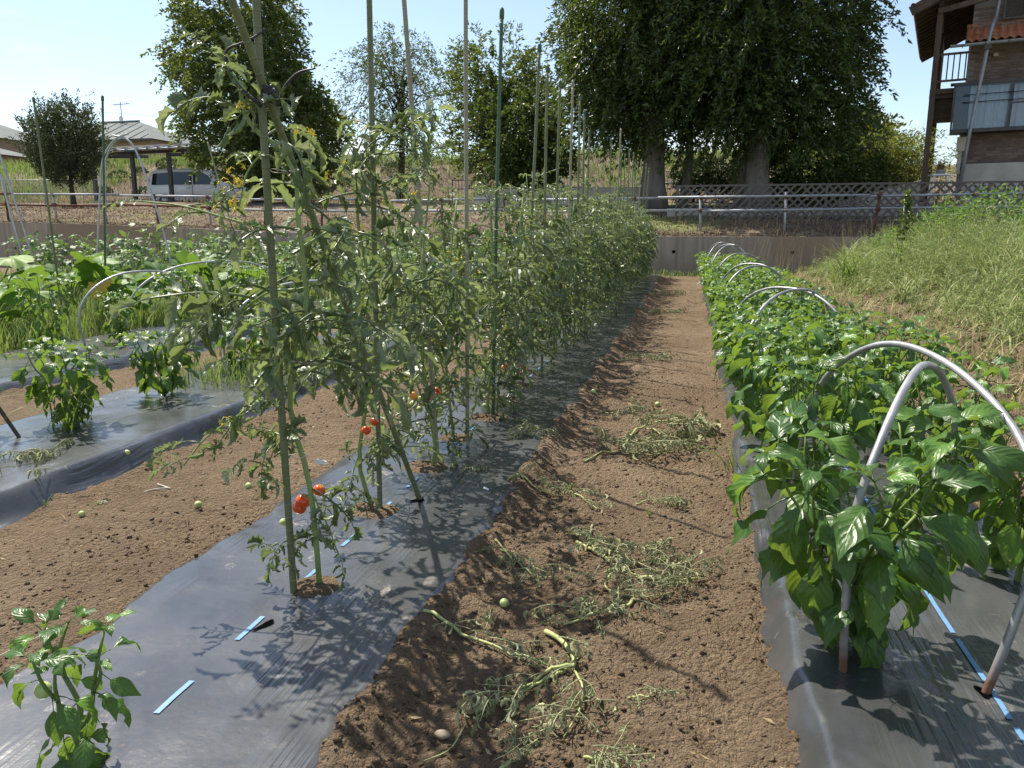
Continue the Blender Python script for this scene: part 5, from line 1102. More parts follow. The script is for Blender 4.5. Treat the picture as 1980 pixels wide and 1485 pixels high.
branches = [(T1([(556, 455, 0), (500, 440, -0.02), (430, 420, -0.05), (350, 398, -0.08), (262, 388, -0.12)], 1.93), 0.0045, 0.002, 5, 0.25, 0.09, 0.16),
            (T1([(575, 360, 0.01), (520, 300, -0.05), (480, 330, -0.07), (462, 400, -0.08)], 1.93), 0.0035, 0.002, 3, 0.4, 0.1, 0.14),
            (T1([(556, 720, 0), (520, 745, -0.03), (465, 800, -0.06), (400, 845, -0.1), (355, 900, -0.12)], 1.93), 0.004, 0.002, 6, 0.35, 0.10, 0.17),
            (T1([(570, 560, 0), (520, 565, 0.04), (470, 600, 0.06), (445, 640, 0.06)], 1.93), 0.004, 0.002, 9, 0.1, 0.19, 0.28),
            (T1([(580, 640, 0), (650, 600, 0.04), (690, 640, 0.06)], 1.93), 0.004, 0.002, 8, 0.1, 0.19, 0.28),
            (T1([(575, 730, 0), (640, 700, 0.0), (690, 720, 0.04)], 1.93), 0.004, 0.002, 7, 0.1, 0.19, 0.27),
            (T1([(580, 480, 0), (660, 440, 0.05), (730, 470, 0.1)], 1.93), 0.004, 0.002, 5, 0.15, 0.15, 0.22),
            (T1([(604, 1020, 0), (560, 1050, -0.02), (520, 1085, -0.04)], 1.93), 0.003, 0.0015, 6, 0.1, 0.09, 0.13),
            (T1([(607, 960, 0), (635, 1020, 0), (655, 1075, -0.02)], 1.93), 0.003, 0.0015, 7, 0.05, 0.09, 0.13),
            (T1([(570, 830, 0), (530, 870, -0.02), (510, 940, -0.03)], 1.93), 0.003, 0.0015, 6, 0.05, 0.11, 0.16)]
st, L, FL = traced('', B1, mains, branches, [], 61); g = np.random.default_rng(9)
for (px, py) in ((448, 345), (440, 370), (455, 330), (462, 385), (435, 395), (470, 205), (445, 810), (585, 250)):
    for k in range(3): FL.append(('flower', Matrix.Translation(Vector(PX(px + 8 * g.normal(), py + 8 * g.normal(), 1.86) - B1)) @ Matrix.Rotation(g.random() * 6.28, 4, 'Z')))
for (px, py, kd, r) in ((586, 969, 'red', 0.0225), (579, 981, 'red', 0.021), (617, 948, 'red', 0.019), (520, 905, 'green', 0.011), (548, 1010, 'green', 0.012)): FL.append((kd, Matrix.Translation(Vector(PX(px, py, 1.95 if px < 600 else 2.02) - B1)) @ Matrix.Rotation(0.5, 4, 'Y') @ Matrix.Diagonal((r, r, r, 1))))
tp1 = add_tomato('tall tomato plant on the crossed stakes with red fruit low on its thick stem', B1, st, L, FL, True)
soil_patch('tomato', -1.03, 1.93, 0.085)
B2 = sb(-1.13, 2.60); T2 = lambda pts, Y: [PX(x, y, Y + dy) - B2 for x, y, dy in pts]
mains = [([np.array([0, 0, -0.03])] + T2([(695, 900, 0), (705, 800, 0), (722, 700, 0), (725, 600, 0), (705, 500, 0), (692, 430, 0), (695, 380, 0), (715, 340, 0), (740, 290, 0), (765, 250, 0), (790, 215, 0)], 2.58), 0.009, 0.004, 20, 0.12, 0.18, 0.27), (T2([(697, 375, 0), (680, 330, -0.03), (705, 260, -0.04), (715, 235, -0.04)], 2.58), 0.004, 0.002, 5, 0.3, 0.12, 0.18)]
branches = [(T2([(720, 600, 0), (790, 560, 0.02), (850, 520, 0.05)], 2.58), 0.004, 0.002, 6, 0.1, 0.17, 0.25), (T2([(720, 700, 0), (660, 690, -0.05), (610, 720, -0.08)], 2.58), 0.004, 0.002, 5, 0.1, 0.17, 0.24),
            (T2([(725, 620, 0), (800, 610, 0.02), (880, 605, 0.02)], 2.58), 0.0035, 0.002, 4, 0.3, 0.15, 0.2), (T2([(700, 480, 0), (650, 440, -0.05), (620, 460, -0.08)], 2.58), 0.004, 0.002, 5, 0.1, 0.16, 0.23),
            (T2([(735, 300, 0), (790, 290, 0.02), (830, 280, 0.04)], 2.58), 0.003, 0.002, 5, 0.1, 0.13, 0.18), (T2([(705, 820, 0), (760, 850, 0), (790, 880, 0)], 2.58), 0.003, 0.002, 5, 0.1, 0.14, 0.2), (T2([(700, 860, 0), (680, 930, 0), (690, 985, 0)], 2.58), 0.003, 0.0015, 7, 0.05, 0.09, 0.14)]
st, L, FL = traced('', B2, mains, branches, [], 62)
for (px, py) in ((715, 240), (735, 245), (640, 320), (660, 300), (730, 380), (700, 445)):
    for k in range(3): FL.append(('flower', Matrix.Translation(Vector(PX(px + 9 * g.normal(), py + 9 * g.normal(), 2.52) - B2)) @ Matrix.Rotation(g.random() * 6.28, 4, 'Z')))
for (px, py, kd, r) in ((708, 832, 'red', 0.018), (724, 815, 'red', 0.017), (745, 709, 'green', 0.02), (800, 765, 'orange', 0.014)): FL.append((kd, Matrix.Translation(Vector(PX(px, py, 2.52) - B2)) @ Matrix.Diagonal((r, r, r, 1))))
add_tomato('tomato plant on the second stake with forked top and yellow flowers', B2, st, L, FL, True); soil_patch('tomato', -1.12, 2.56, 0.10)
g = np.random.default_rng(31); tprot = {}
ty = [3.12, 3.62]
while ty[-1] < 18.9: ty.append(ty[-1] + 0.47)
for i, y in enumerate(ty):
    x = -1.09 + 0.03 * g.normal(); loc = sb(x, y); n = i + 2
    lab = f'staked tomato plant, {ORD[n]} in the row counted from the crossed stakes'
    H = (1.32, 1.15, 1.18, 1.22, 1.1)[i] if i < 5 else 1.22 + 0.2 * g.random()
    if y < 9.0:
        st, L, FL = tomato_parts(800 + i, H, 3, 1.0 + 0.4 * min(1, i / 6), 0.10); add_tomato(lab, loc, st, L, FL, True, rz=g.random() * 6.28)
        if y < 5.5: soil_patch('tomato', x, y, 0.09 + 0.03 * g.random())
    else:
        k = int(g.integers(0, 4))
        if k not in tprot: st, L, FL = tomato_parts(860 + k, 1.35, 4, 1.6, 0.08); tprot[k] = add_tomato(lab, loc, st, L, FL, False, rz=g.random() * 6.28)
        else: copy_tree(tprot[k], loc, g.random() * 6.28, 0.92 + 0.2 * g.random(), lab, 'staked tomato plants')
for i, (px, py, Y, kd, r) in enumerate(((944, 700, 4.0, 'red', 0.019), (952, 697, 4.05, 'orange', 0.018), (1007, 712, 4.3, 'red', 0.017), (1018, 714, 4.3, 'green', 0.018), (1102, 612, 7.2, 'red', 0.026), (1190, 552, 11.5, 'orange', 0.03), (1150, 590, 9.2, 'orange', 0.02))):
    pass
# plant ties on the first stems
for (px, py, Y, lb) in ((620, 893, 1.93, 'white plastic clip tag on the stem of the crossed stakes tomato'),):
    o = MB().add(*box((0, 0, 0), (0.03, 0.004, 0.012))).build('stem_clip', M['white_plastic'], smooth=False); o.location = Vector(PX(px, py, Y)); o.rotation_euler = (0.2, 0.3, 0.4); tag(o, lb, 'clip', 'ties')
for k, (py, w, lb) in enumerate(((330, 0.05, 'pale twine loop holding the upper stem to the first stake'), (445, 0.045, 'pale twine loop at the side branch of the first stake'), (880, 0.035, 'pale twine loop above the red tomatoes on the first stake'), (1010, 0.035, 'pale twine loop below the red tomatoes on the first stake'))):
    c = PX(562 - (1010 - py) * 0.04 + 15, py, 1.905); th = np.linspace(0, 2 * np.pi, 20); tag(MB().add(*tube(np.stack([w * np.cos(th) * 0.8, 0.02 * np.sin(th), 0.004 * np.sin(th * 2)], -1), 0.0012, 4)).build('twine', M['string']), lb, 'twine', 'ties').location = Vector(c)

# ================================================================== hoops over the pepper beds
def hoop(label, a, b, H, r=0.0095, mat='hoop', group='tunnel hoops', bulge=0.06, peak=0.5):
    a = np.array(a, float); b = np.array(b, float); n = 41; t = np.linspace(0, np.pi, n); c = (a + b) / 2; hw = (b - a) / 2
    u = -np.cos(t); sx = np.sign(u) * np.abs(u) ** 0.8
    z = H * np.sin(t) ** 0.78; q = c + hw * (sx * (1 + bulge * np.sin(t) * (1 - np.sin(t)) * 4))[:, None]; q[:, 2] = np.linspace(a[2], b[2], n) + z
    q = np.vstack([a - [0, 0, 0.1], q, b - [0, 0, 0.1]]); o = MB().add(*tube(q - a, r, 10)).build('tunnel_hoop', M[mat]); o.location = Vector(a)
    return tag(o, label, 'hoop', group)
hz = lambda x, y: np.array([x, y, bz(x, y, 'pepper')])
def bent(label, pts, r=0.0095):
    P = np.array(pts, float); o = MB().add(*tube(spline(P, 60) - [P[0][0], P[0][1], 0], r, 12)).build('tunnel_hoop', M['hoop']); o.location = (P[0][0], P[0][1], 0); return tag(o, label, 'hoop', 'tunnel hoops')
bent('grey pipe hoop with rusty foot standing in front of the first pepper', [(0.387, 1.735, -0.1), (0.386, 1.74, 0.0), (0.376, 1.73, 0.20), (0.380, 1.74, 0.38), (0.43, 1.80, 0.53), (0.51, 1.95, 0.635), (0.60, 2.14, 0.665), (0.69, 2.29, 0.615), (0.765, 2.40, 0.49), (0.82, 2.50, 0.26), (0.85, 2.58, 0.0), (0.86, 2.60, -0.1)])
bent('grey pipe hoop arching high across the bed, crossing the rusty footed one', [(0.655, 1.71, -0.1), (0.67, 1.71, 0.0), (0.715, 1.72, 0.19), (0.765, 1.78, 0.37), (0.765, 1.95, 0.535), (0.70, 2.2, 0.645), (0.62, 2.46, 0.675), (0.53, 2.60, 0.625), (0.45, 2.72, 0.49), (0.41, 2.80, 0.22), (0.40, 2.84, 0.0), (0.40, 2.85, -0.1)])
for i, (y, dy, H) in enumerate(((5.3, 0.55, 0.63), (5.7, -0.45, 0.61), (8.3, 0.3, 0.66), (8.9, -0.3, 0.66), (10.9, 0.2, 0.72), (13.4, 0.5, 0.79), (14.3, -0.4, 0.79), (16.4, 0.5, 0.80), (17.2, -0.3, 0.79))):
    lb = ['first hoop of the second crossing pair over the peppers', 'second hoop of the second crossing pair over the peppers', 'nearer hoop of the third pair over the peppers', 'farther hoop of the third pair over the peppers', 'lone wide hoop midway down the pepper double row'][i] if i < 5 else 'thin grey hoop at the wall end of the pepper double row'
    hoop('grey pipe ' + lb if i < 5 else lb, hz(0.33, y - dy), hz(1.03, y + dy), H)
hz2 = lambda x, y: np.array([x, y, float(film_z('far_left', np.array(x), np.array(y))) - 0.004])
hoop('grey pipe hoop over the slim pepper at the edge of the zucchini', hz2(-5.22, 5.78), hz2(-4.90, 7.02), 0.62, 0.010, 'pipe', bulge=0.1)
hoop('pale pipe hoop half hidden by zucchini leaves', np.array([-5.5, 6.7, -0.07]), np.array([-4.7, 8.6, -0.03]), 0.74, 0.010, 'pipe')
o = MB().add(*tube(np.stack([np.linspace(0, -0.16, 12), np.linspace(0, -0.10, 12), np.linspace(-0.08, 0.34, 12)], -1), 0.009, 8)).build('tunnel_hoop', M['darkmetal']); o.location = (-3.07, 2.98, bz(-3.07, 2.98, 'left')); tag(o, 'dark pipe foot slanting into the rolled edge sheet', 'hoop', 'tunnel hoops')
hoop('grey pipe hoop mostly hidden behind the first tomato branches', np.array([-3.3, 5.0, 0]), np.array([-2.6, 6.4, 0]), 0.62, 0.009, 'pipe')
# tall arch of two crossing pipes in the zucchini patch
arch = thing('garden_arch', 'tall grey pipe arch tied where its two pipes cross above the zucchini', 'arch', (-7.3, 9.0, PATH_Z)); o0 = np.array([-7.3, 9.0, PATH_Z])
for pts in ([(188, 500), (196, 330), (207, 290), (225, 268), (248, 258)], [(322, 470), (285, 350), (262, 290), (243, 268), (217, 262)], [(204, 500), (204, 330), (208, 300), (222, 274), (238, 266)]):
    q = [PX(x, y, 9.0 + (0.5 if pts[0][0] == 204 else 0)) for x, y in pts]; b = q[0].copy(); b[2] = -0.15; b[0] += (q[0] - q[1])[0] * 0.6; MB().add(*tube(spline([b] + q, 22) - o0, 0.0125, 8)).build('pipe', M['pipe'], arch)
o = thing('garden_arch', 'grey pipe arch leg leaning at the edge of the zucchini patch', 'arch', (-9, 9.2, 0)); o0 = np.array([-9, 9.2, 0])
for pts in ([(-40, 180), (0, 300), (45, 440)], [(-60, 200), (-5, 320), (28, 440)]):
    q = [PX(x, y, 9.2) for x, y in pts]; e = q[-1] + (q[-1] - q[-2]) * (q[-1][2] + 0.1) / (q[-2][2] - q[-1][2]); MB().add(*tube(np.array(q + [e]) - o0, 0.0135, 8)).build('pipe', M['pipe'], o)

# ================================================================== cuttings, fallen fruit and scraps on the soil
gz = lambda x, y: float(ground_z(np.array(float(x)), np.array(float(y))))
def cutting(label, stems, nleaf, seed, s=(0.10, 0.17), name='tomato_cutting', pile=0.03, mat='drystem'):
    """stems: lists of picture-traced ground points, radius"""
    g = np.random.default_rng(seed); p0 = GX(*stems[0][0][0], PATH_Z); p0[2] = gz(p0[0], p0[1]); o = thing(name, label, 'cutting', p0, 'wilted tomato cuttings'); st = MB()
    for pts, r in stems:
        q = spline([GX(x, y, PATH_Z) for x, y in pts], 14); q[:, 2] = [gz(a, b) + r * 1.1 + 0.008 * math.sin(3.1 * i / 13) for i, (a, b) in enumerate(q[:, :2])]; st.add(*tube(q - p0, np.linspace(r, r * 0.5, 14), 7))
        k = int(nleaf * 1.7) if r < 0.0061 else max(2, int(nleaf * 0.6))
        for j in range(k):
            i = int(3 + 10 * (j + g.random()) / k); c = q[min(13, i)] + g.normal(size=3) * [0.012, 0.012, 0]; c[2] = gz(c[0], c[1]) + pile * g.random() + 0.012
            d = q[min(13, i + 1)] - q[max(0, i - 1)]; az = math.atan2(d[1], d[0]) + g.normal() * 0.9
            obj('leaf', WILT[int(g.integers(0, 3))].me, o, leaf_mat4(c - p0, az, 0.12 + 0.12 * g.normal(), g.normal() * 0.6, s[0] + (s[1] - s[0]) * g.random()))
    st.build('stem', M[mat], o); return o
cutting('large wilted tomato cutting with forked pale stem on the bare path', [([(820, 1215), (900, 1240), (980, 1268), (1105, 1305)], 0.0052), ([(1055, 1228), (1090, 1255), (1110, 1298), (1070, 1305), (1010, 1330)], 0.0075), ([(1108, 1300), (1128, 1340), (1115, 1380), (1090, 1410)], 0.0032), ([(1090, 1305), (1040, 1325), (985, 1355), (940, 1350)], 0.004)], 6, 1, (0.07, 0.12))
cutting('long heap of grey wilted tomato cuttings in the middle of the path', [([(1115, 1045), (1160, 1075), (1205, 1110), (1250, 1125)], 0.006), ([(1170, 1105), (1220, 1095), (1290, 1088)], 0.006), ([(1225, 1165), (1210, 1190), (1160, 1205), (1090, 1215)], 0.0055), ([(1180, 1110), (1170, 1140), (1230, 1165), (1300, 1150)], 0.0035), ([(1230, 1120), (1300, 1130), (1360, 1125)], 0.0045), ([(1145, 1020), (1140, 1050), (1160, 1070)], 0.004)], 9, 2, (0.06, 0.11), pile=0.05)
cutting('big spread of wilted tomato shoots near the pepper row', [([(1205, 870), (1225, 840), (1270, 825), (1350, 830)], 0.007), ([(1130, 900), (1180, 880), (1240, 885), (1300, 880)], 0.005), ([(1250, 830), (1290, 850), (1340, 845)], 0.004)], 14, 3, (0.10, 0.18), pile=0.07)
cutting('small wilted shoot lying on the edge of the tomato film', [([(985, 845), (1010, 848), (1050, 868)], 0.006)], 9, 4, (0.08, 0.13))
cutting('single green side shoot lying below the film edge', [([(958, 1065), (1000, 1095), (1050, 1125)], 0.004)], 7, 5, (0.06, 0.10))
cutting('thin dry cutting reaching from the film onto the path', [([(965, 945), (1030, 955), (1090, 960)], 0.0035), ([(1095, 942), (1120, 965), (1160, 985)], 0.0035)], 6, 6, (0.06, 0.10))
cutting('small curled tomato sprig right of the forked cutting', [([(1215, 1345), (1235, 1355), (1255, 1362)], 0.003)], 4, 7, (0.05, 0.07))
cutting('sprig of wilted leaves at the foot of the path below the stone', [([(960, 1490), (985, 1475), (990, 1458)], 0.004)], 5, 8, (0.05, 0.08))
cutting('leafy wilted clump beside the sprig at the foot of the path', [([(1130, 1460), (1160, 1470), (1200, 1482)], 0.004)], 8, 9, (0.06, 0.09))
cutting('short cut stem lying on the film beside the leaning stake foot', [([(885, 945), (905, 930), (925, 928)], 0.0045)], 3, 10, (0.05, 0.08))
cutting('dried cuttings scattered in the shade halfway down the path', [([(1170, 800), (1210, 802), (1240, 798)], 0.004)], 7, 11, (0.08, 0.12))
cutting('low wilted sprigs between the two large cutting heaps', [([(1230, 975), (1270, 972), (1305, 980)], 0.003)], 6, 12, (0.06, 0.09))
cutting('faint dried cutting farther up the path near the tomato row', [([(1190, 700), (1240, 695), (1290, 700)], 0.005)], 9, 13, (0.10, 0.15))
cutting('pale dried cuttings far up the path', [([(1230, 605), (1270, 603), (1320, 606)], 0.006)], 10, 14, (0.12, 0.18))
cutting('thin pale cuttings strewn far up the path past the others', [([(1240, 570), (1290, 572), (1330, 568)], 0.006)], 8, 15, (0.12, 0.18))
# yellowed leaves lying on the left film
p0 = np.array([*GX(70, 890, 0.03)[:2], 0.0]); p0[2] = float(film_z('left', np.array(p0[0]), np.array(p0[1]))) + 0.004; o = thing('tomato_cutting', 'pale dried leaf cluster lying on the rolled edge sheet', 'cutting', p0, 'wilted tomato cuttings'); gg = np.random.default_rng(3)
for k in range(14): obj('leaf', WILT[k % 3].me, o, leaf_mat4((0.1 * gg.normal(), 0.06 * gg.normal(), 0.014), gg.random() * 6.28, 0.08, 0.2 * gg.normal(), 0.10 + 0.05 * gg.random()))
def put_fruit(px, py, r, label, z=PATH_Z):
    p = GX(px, py, z); o = obj('fallen_tomato', FRUIT['green']); o.location = (p[0], p[1], gz(p[0], p[1]) + r * 0.85); o.rotation_euler = (1.1 + 0.3 * px % 0.7, 0.3, px); o.scale = (r, r, r); tag(o, label, 'tomato', 'fallen green tomatoes')
for a in ((975, 1184, 0.0135, 'green tomato lying on the path between forked cutting and long heap'), (384, 985, 0.015, 'green tomato lying on the soil left of the first tomato plant'), (481, 947, 0.014, 'green tomato on the soil touching the leaves of the first tomato plant'), (248, 905, 0.015, 'green tomato lying below the rolled film edge'), (159, 1000, 0.012, 'small green tomato half sunk in the soil beside the seedling'), (1147, 766, 0.018, 'green tomato on the path at the edge of the tomato film'), (1271, 792, 0.017, 'green tomato on the path beyond the big wilted shoots')): put_fruit(*a)
V = ICOV * [0.026, 0.02, 0.014]; bm = MB(); 
sv, sf = uvsphere(14, 9); rr = 1 + 0.16 * fbm(sv[:, 0] * 1.5 + sv[:, 2], sv[:, 1] * 1.5, 1.1, 3, 4); o = MB().add(sv * rr[:, None] * [0.0185, 0.013, 0.0085], sf).build('stone', M['stone']); p = GX(856, 1426, PATH_Z); o.location = (p[0], p[1], gz(p[0], p[1]) + 0.006); tag(o, 'single pale rounded stone on the path', 'stone')
def scrap(label, pts, w, mat, name, cat):
    q = [GX(x, y, PATH_Z) for x, y in pts]; q = np.array([[a, b, gz(a, b) + 0.006] for a, b, _ in q]); o = MB().add(*tube(spline(q, 8) - q[0], w, 5)).build(name, M[mat]); o.location = Vector(q[0]); return tag(o, label, cat)
scrap('pale bent straw on the soil left of the first tomato', [(278, 952), (300, 950), (330, 948)], 0.003, 'string', 'straw', 'straw'); scrap('short pale straw crossing the bent one', [(305, 938), (318, 942), (330, 950)], 0.003, 'string', 'straw', 'straw')
scrap('white string lying along the near soil by the film edge', [(-20, 1283), (50, 1250), (105, 1228)], 0.0012, 'string', 'string', 'string'); scrap('thin dry root lying beside the stone', [(820, 1480), (870, 1450), (900, 1405)], 0.0015, 'drystem', 'root', 'root')
o = MB().add(*box((0, 0, 0), (0.022, 0.012, 0.003))).build('plastic_scrap', M['white_plastic'], smooth=False); p = GX(940, 938, 0); o.location = (p[0], p[1], bz(p[0], p[1], 'tomato') + 0.012); o.rotation_euler = (0.3, 0.5, 0.4); tag(o, 'white plastic scrap at the film edge near the leaning stake', 'scrap')
# tiny dry bits on the path
gg = np.random.default_rng(14); mb = MB(); n = 420; x = -0.7 + 1.0 * gg.random(n); y = 1.05 + 14 * gg.random(n) ** 1.6; P = np.stack([x, y, ground_z(x, y) + 0.006], -1); leaves(mb, P, gg.normal(size=(n, 3)) * [1, 1, 0.15], 0.012 + 0.05 * gg.random(n) * (0.4 + y / 8), 0.002 + 0.003 * gg.random(n), gg)
n = 260; x = -2.4 + 0.9 * gg.random(n); y = 1.3 + 6 * gg.random(n); P = np.stack([x, y, ground_z(x, y) + 0.006], -1); leaves(mb, P, gg.normal(size=(n, 3)) * [1, 1, 0.15], 0.012 + 0.03 * gg.random(n), 0.002 + 0.002 * gg.random(n), gg)
tag(mb.build('dry_bits', M['dry']), 'tiny straw coloured bits strewn over the bare soil', 'debris', kind='stuff')

# ================================================================== zucchini, aubergines and weeds on the left
def squash_leaf(seed):
    g = np.random.default_rng(seed); mb = MB(); k = 40; th = np.linspace(-2.75, 2.75, k); rad = 0.62 + 0.30 * np.abs(np.cos(th * 1.32)) ** 1.2 + 0.07 * np.sign(np.sin(th * 14)) * 0.5 + 0.03 * g.normal(size=k); rad[np.abs(th) > 2.3] *= 0.8
    rings = [0.0, 0.3, 0.62, 1.0]; V = []; uv = []
    for r in rings:
        x = r * rad * np.cos(th); y = r * rad * np.sin(th); vein = np.cos(th * 5.3); z = 0.10 * r + 0.05 * r * vein - 0.22 * r ** 2 * (1 + 0.4 * np.sin(th * 2 + seed)) + 0.03 * r * np.sin(th * 9 + seed)
        V.append(np.stack([x, y, z], -1)); uv.append(np.stack([np.full(k, r), (th + 3) / 6], -1))
    mb.add(np.concatenate(V), gridF(4, k), np.concatenate(uv)); return Piece(mb, 'leaf', M['squash_leaf'])
SQ = [squash_leaf(i) for i in range(5)]
def zucchini(label, x, y, H, n, seed, scale=0.24):
    g = np.random.default_rng(seed); z = gz(x, y); o = thing('zucchini_plant', label, 'zucchini plant', (x, y, z), 'zucchini plants'); st = MB()
    for i in range(n):
        a = i * 2.4 + g.normal() * 0.3; h = H * (0.45 + 0.6 * g.random()); r = 0.12 + 0.42 * g.random(); e = np.array([math.cos(a) * r, math.sin(a) * r, h]); st.add(*tube(spline([(0, 0, -0.03), e * [0.35, 0.35, 0.6], e], 8), np.linspace(0.012, 0.007, 8), 6))
        s = scale * (0.7 + 0.5 * g.random()); obj('leaf', SQ[i % 5].me, o, leaf_mat4(e, a, 0.25 + 0.35 * g.normal(), 0.3 * g.normal(), s))
    st.build('stem', M['stem'], o); return o
for i, (x, y, H, n, lb) in enumerate(((-6.35, 5.9, 0.62, 15, 'zucchini plant with broad leaves behind the tall pepper left of the hoop'), (-6.15, 7.3, 0.70, 16, 'zucchini plant around the dark green stake with yellowing leaf'), (-7.4, 7.0, 0.78, 16, 'big zucchini plant around the green stake near the young tree'), (-5.75, 8.6, 0.66, 14, 'zucchini plant behind the pipe hoop with withered leaves'), (-7.9, 8.6, 0.75, 14, 'zucchini plant at the foot of the leaning arch leg'), (-6.9, 9.9, 0.72, 12, 'zucchini plant under the tall pipe arch'))):
    zp = zucchini(lb, x, y, H, n, 50 + i)
    if i == 1:
        o = obj('leaf', SQ[1].me.copy(), zp, leaf_mat4((0.18, -0.42, 0.52), -1.2, -0.9, 0.2, 0.16)); o.data.materials.clear(); o.data.materials.append(M['yellow_leaf']); o['label'] = 'yellow dying leaf'
    if i == 3:
        for q in range(3): o = obj('leaf', SQ[2].me.copy(), zp, leaf_mat4((0.15 * q - 0.2, -0.5, 0.45 - 0.08 * q), -1.4 + q, -1.2, 0.3, 0.13)); o.data.materials.clear(); o.data.materials.append(M['dead_leaf']); o['label'] = 'brown withered leaf'
def aub_parts(seed, H, Wd, n):
    g = np.random.default_rng(seed); st = MB(); L = []
    for b in range(6):
        a = b * 1.05 + g.normal() * 0.2; e = np.array([math.cos(a) * Wd * 0.4, math.sin(a) * Wd * 0.4, H * (0.75 + 0.3 * g.random())]); q = spline([(0, 0, -0.03), e * [0.45, 0.45, 0.45], e], 8); st.add(*tube(q, np.linspace(0.01, 0.004, 8), 5))
        for k in range(n // 6):
            p = q[2 + int(g.integers(0, 6))]; L.append((int(g.integers(0, 6)), leaf_mat4(p, a + g.normal() * 1.2, -0.1 + 0.45 * g.normal(), 0.4 * g.normal(), 0.13 + 0.10 * g.random())))
    return st, L
class _P: pass
AUB = []
for p in PEP:
    q = _P(); q.me = p.me.copy(); q.me.materials.clear(); q.me.materials.append(M['egg_leaf']); q.into = p.into; AUB.append(q)
gg = np.random.default_rng(17); ap = {}
for xi, x in enumerate((-12.6, -10.6, -8.9, -7.2, -5.6, -3.9, -2.6)):
    for y in np.arange(10.6, 19.9, 1.15):
        if x < -9 and y < 12.5: continue
        k = int(gg.integers(0, 3)); xx = x + 0.15 * gg.normal(); yy = y + 0.15 * gg.normal(); loc = (xx, yy, gz(xx, yy)); lb = f'bushy broad leaved vegetable plant in the {ORD[6 - xi]} line counted from the tomato row'; gr = 'vegetable plants in the far left patch'
        if k not in ap: st, L = aub_parts(80 + k, 0.92, 0.9, 84); ap[k] = add_plant('aubergine_plant', lb, 'vegetable plant', loc, st, L, AUB, M['stem'], False, gr)
        else: copy_tree(ap[k], loc, gg.random() * 6.28, 0.8 + 0.35 * gg.random() + 0.12 * (x < -9), lb, gr)
# grass on the left between the beds and the zucchini
def grass_patch(name, label, mat, area, n, h, w, seed, lean=(0.3, 1.0), fn=None, dens=None, seg=4, cat='grass'):
    g = np.random.default_rng(seed); P = ground_pts(g, n, *area, fn or ground_z)
    if dens is not None: P = P[g.random(len(P)) < dens(P[:, 0], P[:, 1])]
    n = len(P); mb = MB(); blades(mb, P, h[0] + (h[1] - h[0]) * g.random(n), g.random(n) * 6.28, lean[0] + (lean[1] - lean[0]) * g.random(n), w * (0.6 + 0.8 * g.random(n)), g, seg)
    return tag(mb.build(name, M[mat]), label, cat, kind='stuff')
grass_patch('weed_grass', 'bright green weedy grass between the far left sheet and the zucchini', 'grass', (-9.0, -5.45, 4.0, 11), 15000, (0.12, 0.42), 0.0045, 1)
grass_patch('weed_grass', 'weedy grass tufts beside the compact pepper on the rolled edge sheet', 'grass', (-3.3, -2.5, 4.2, 9), 2600, (0.08, 0.30), 0.004, 2, dens=lambda x, y: (fbm(x, y, 1.1, 2, 4) > 0.0) * 0.9)
grass_patch('weed_grass', 'low green weeds covering the far left patch floor', 'grass', (-15, -2.2, 9, 20), 14000, (0.1, 0.45), 0.007, 3, seg=3)
gg = np.random.default_rng(23); b0 = np.array([-3.0, 3.14, 0.0]); b0[2] = bz(-3.0, 3.14, 'left'); mb = MB(); n = 14; blades(mb, np.stack([0.04 * gg.normal(size=n), 0.04 * gg.normal(size=n), np.zeros(n)], -1), 0.25 + 0.3 * gg.random(n), -0.6 + 0.9 * gg.normal(size=n), 0.7 + 0.7 * gg.random(n), np.full(n, 0.0045), gg, 8, droop=1.7)
o = mb.build('grass_tuft', M['grass']); o.location = Vector(b0); tag(o, 'long arching grass tuft at the foot of the drooping pepper', 'grass')
mb = MB(); n = 20; blades(mb, np.stack([0.05 * gg.normal(size=n), 0.05 * gg.normal(size=n), np.zeros(n)], -1), 0.12 + 0.2 * gg.random(n), 3.3 + 0.8 * gg.normal(size=n), 0.6 + 0.8 * gg.random(n), np.full(n, 0.003), gg, 7, droop=1.6)
o = mb.build('grass_tuft', M['grass']); p = GX(1430, 900, -0.03); o.location = (p[0], p[1], gz(p[0], p[1])); tag(o, 'thin grass tuft leaning out of the pepper row over the path', 'grass')
for (px, py, lb) in ((505, 0, 0),): pass
# a seedling on the bare soil
p = GX(196, 975, PATH_Z); o = thing('seedling', 'tiny grey green seedling on the soil below the rolled film edge', 'seedling', (p[0], p[1], gz(p[0], p[1])))
for k in range(6): obj('leaf', PEP[k].me, o, leaf_mat4((0, 0, 0.004), k * 1.05, 0.5, 0.1, 0.022))
for (px, py, lb) in ((90, 985, 'short green grass blade tuft by the end of the rolled film edge'), (1255, 1000, 'tiny bright seedling tuft between the cutting heaps')):
    p = GX(px, py, PATH_Z); mb = MB(); n = 6; blades(mb, np.zeros((n, 3)), 0.03 + 0.04 * gg.random(n), gg.random(n) * 6.28, 0.7 + 0.6 * gg.random(n), np.full(n, 0.002), gg); o = mb.build('grass_tuft', M['grass']); o.location = (p[0], p[1], gz(p[0], p[1])); tag(o, lb, 'grass')

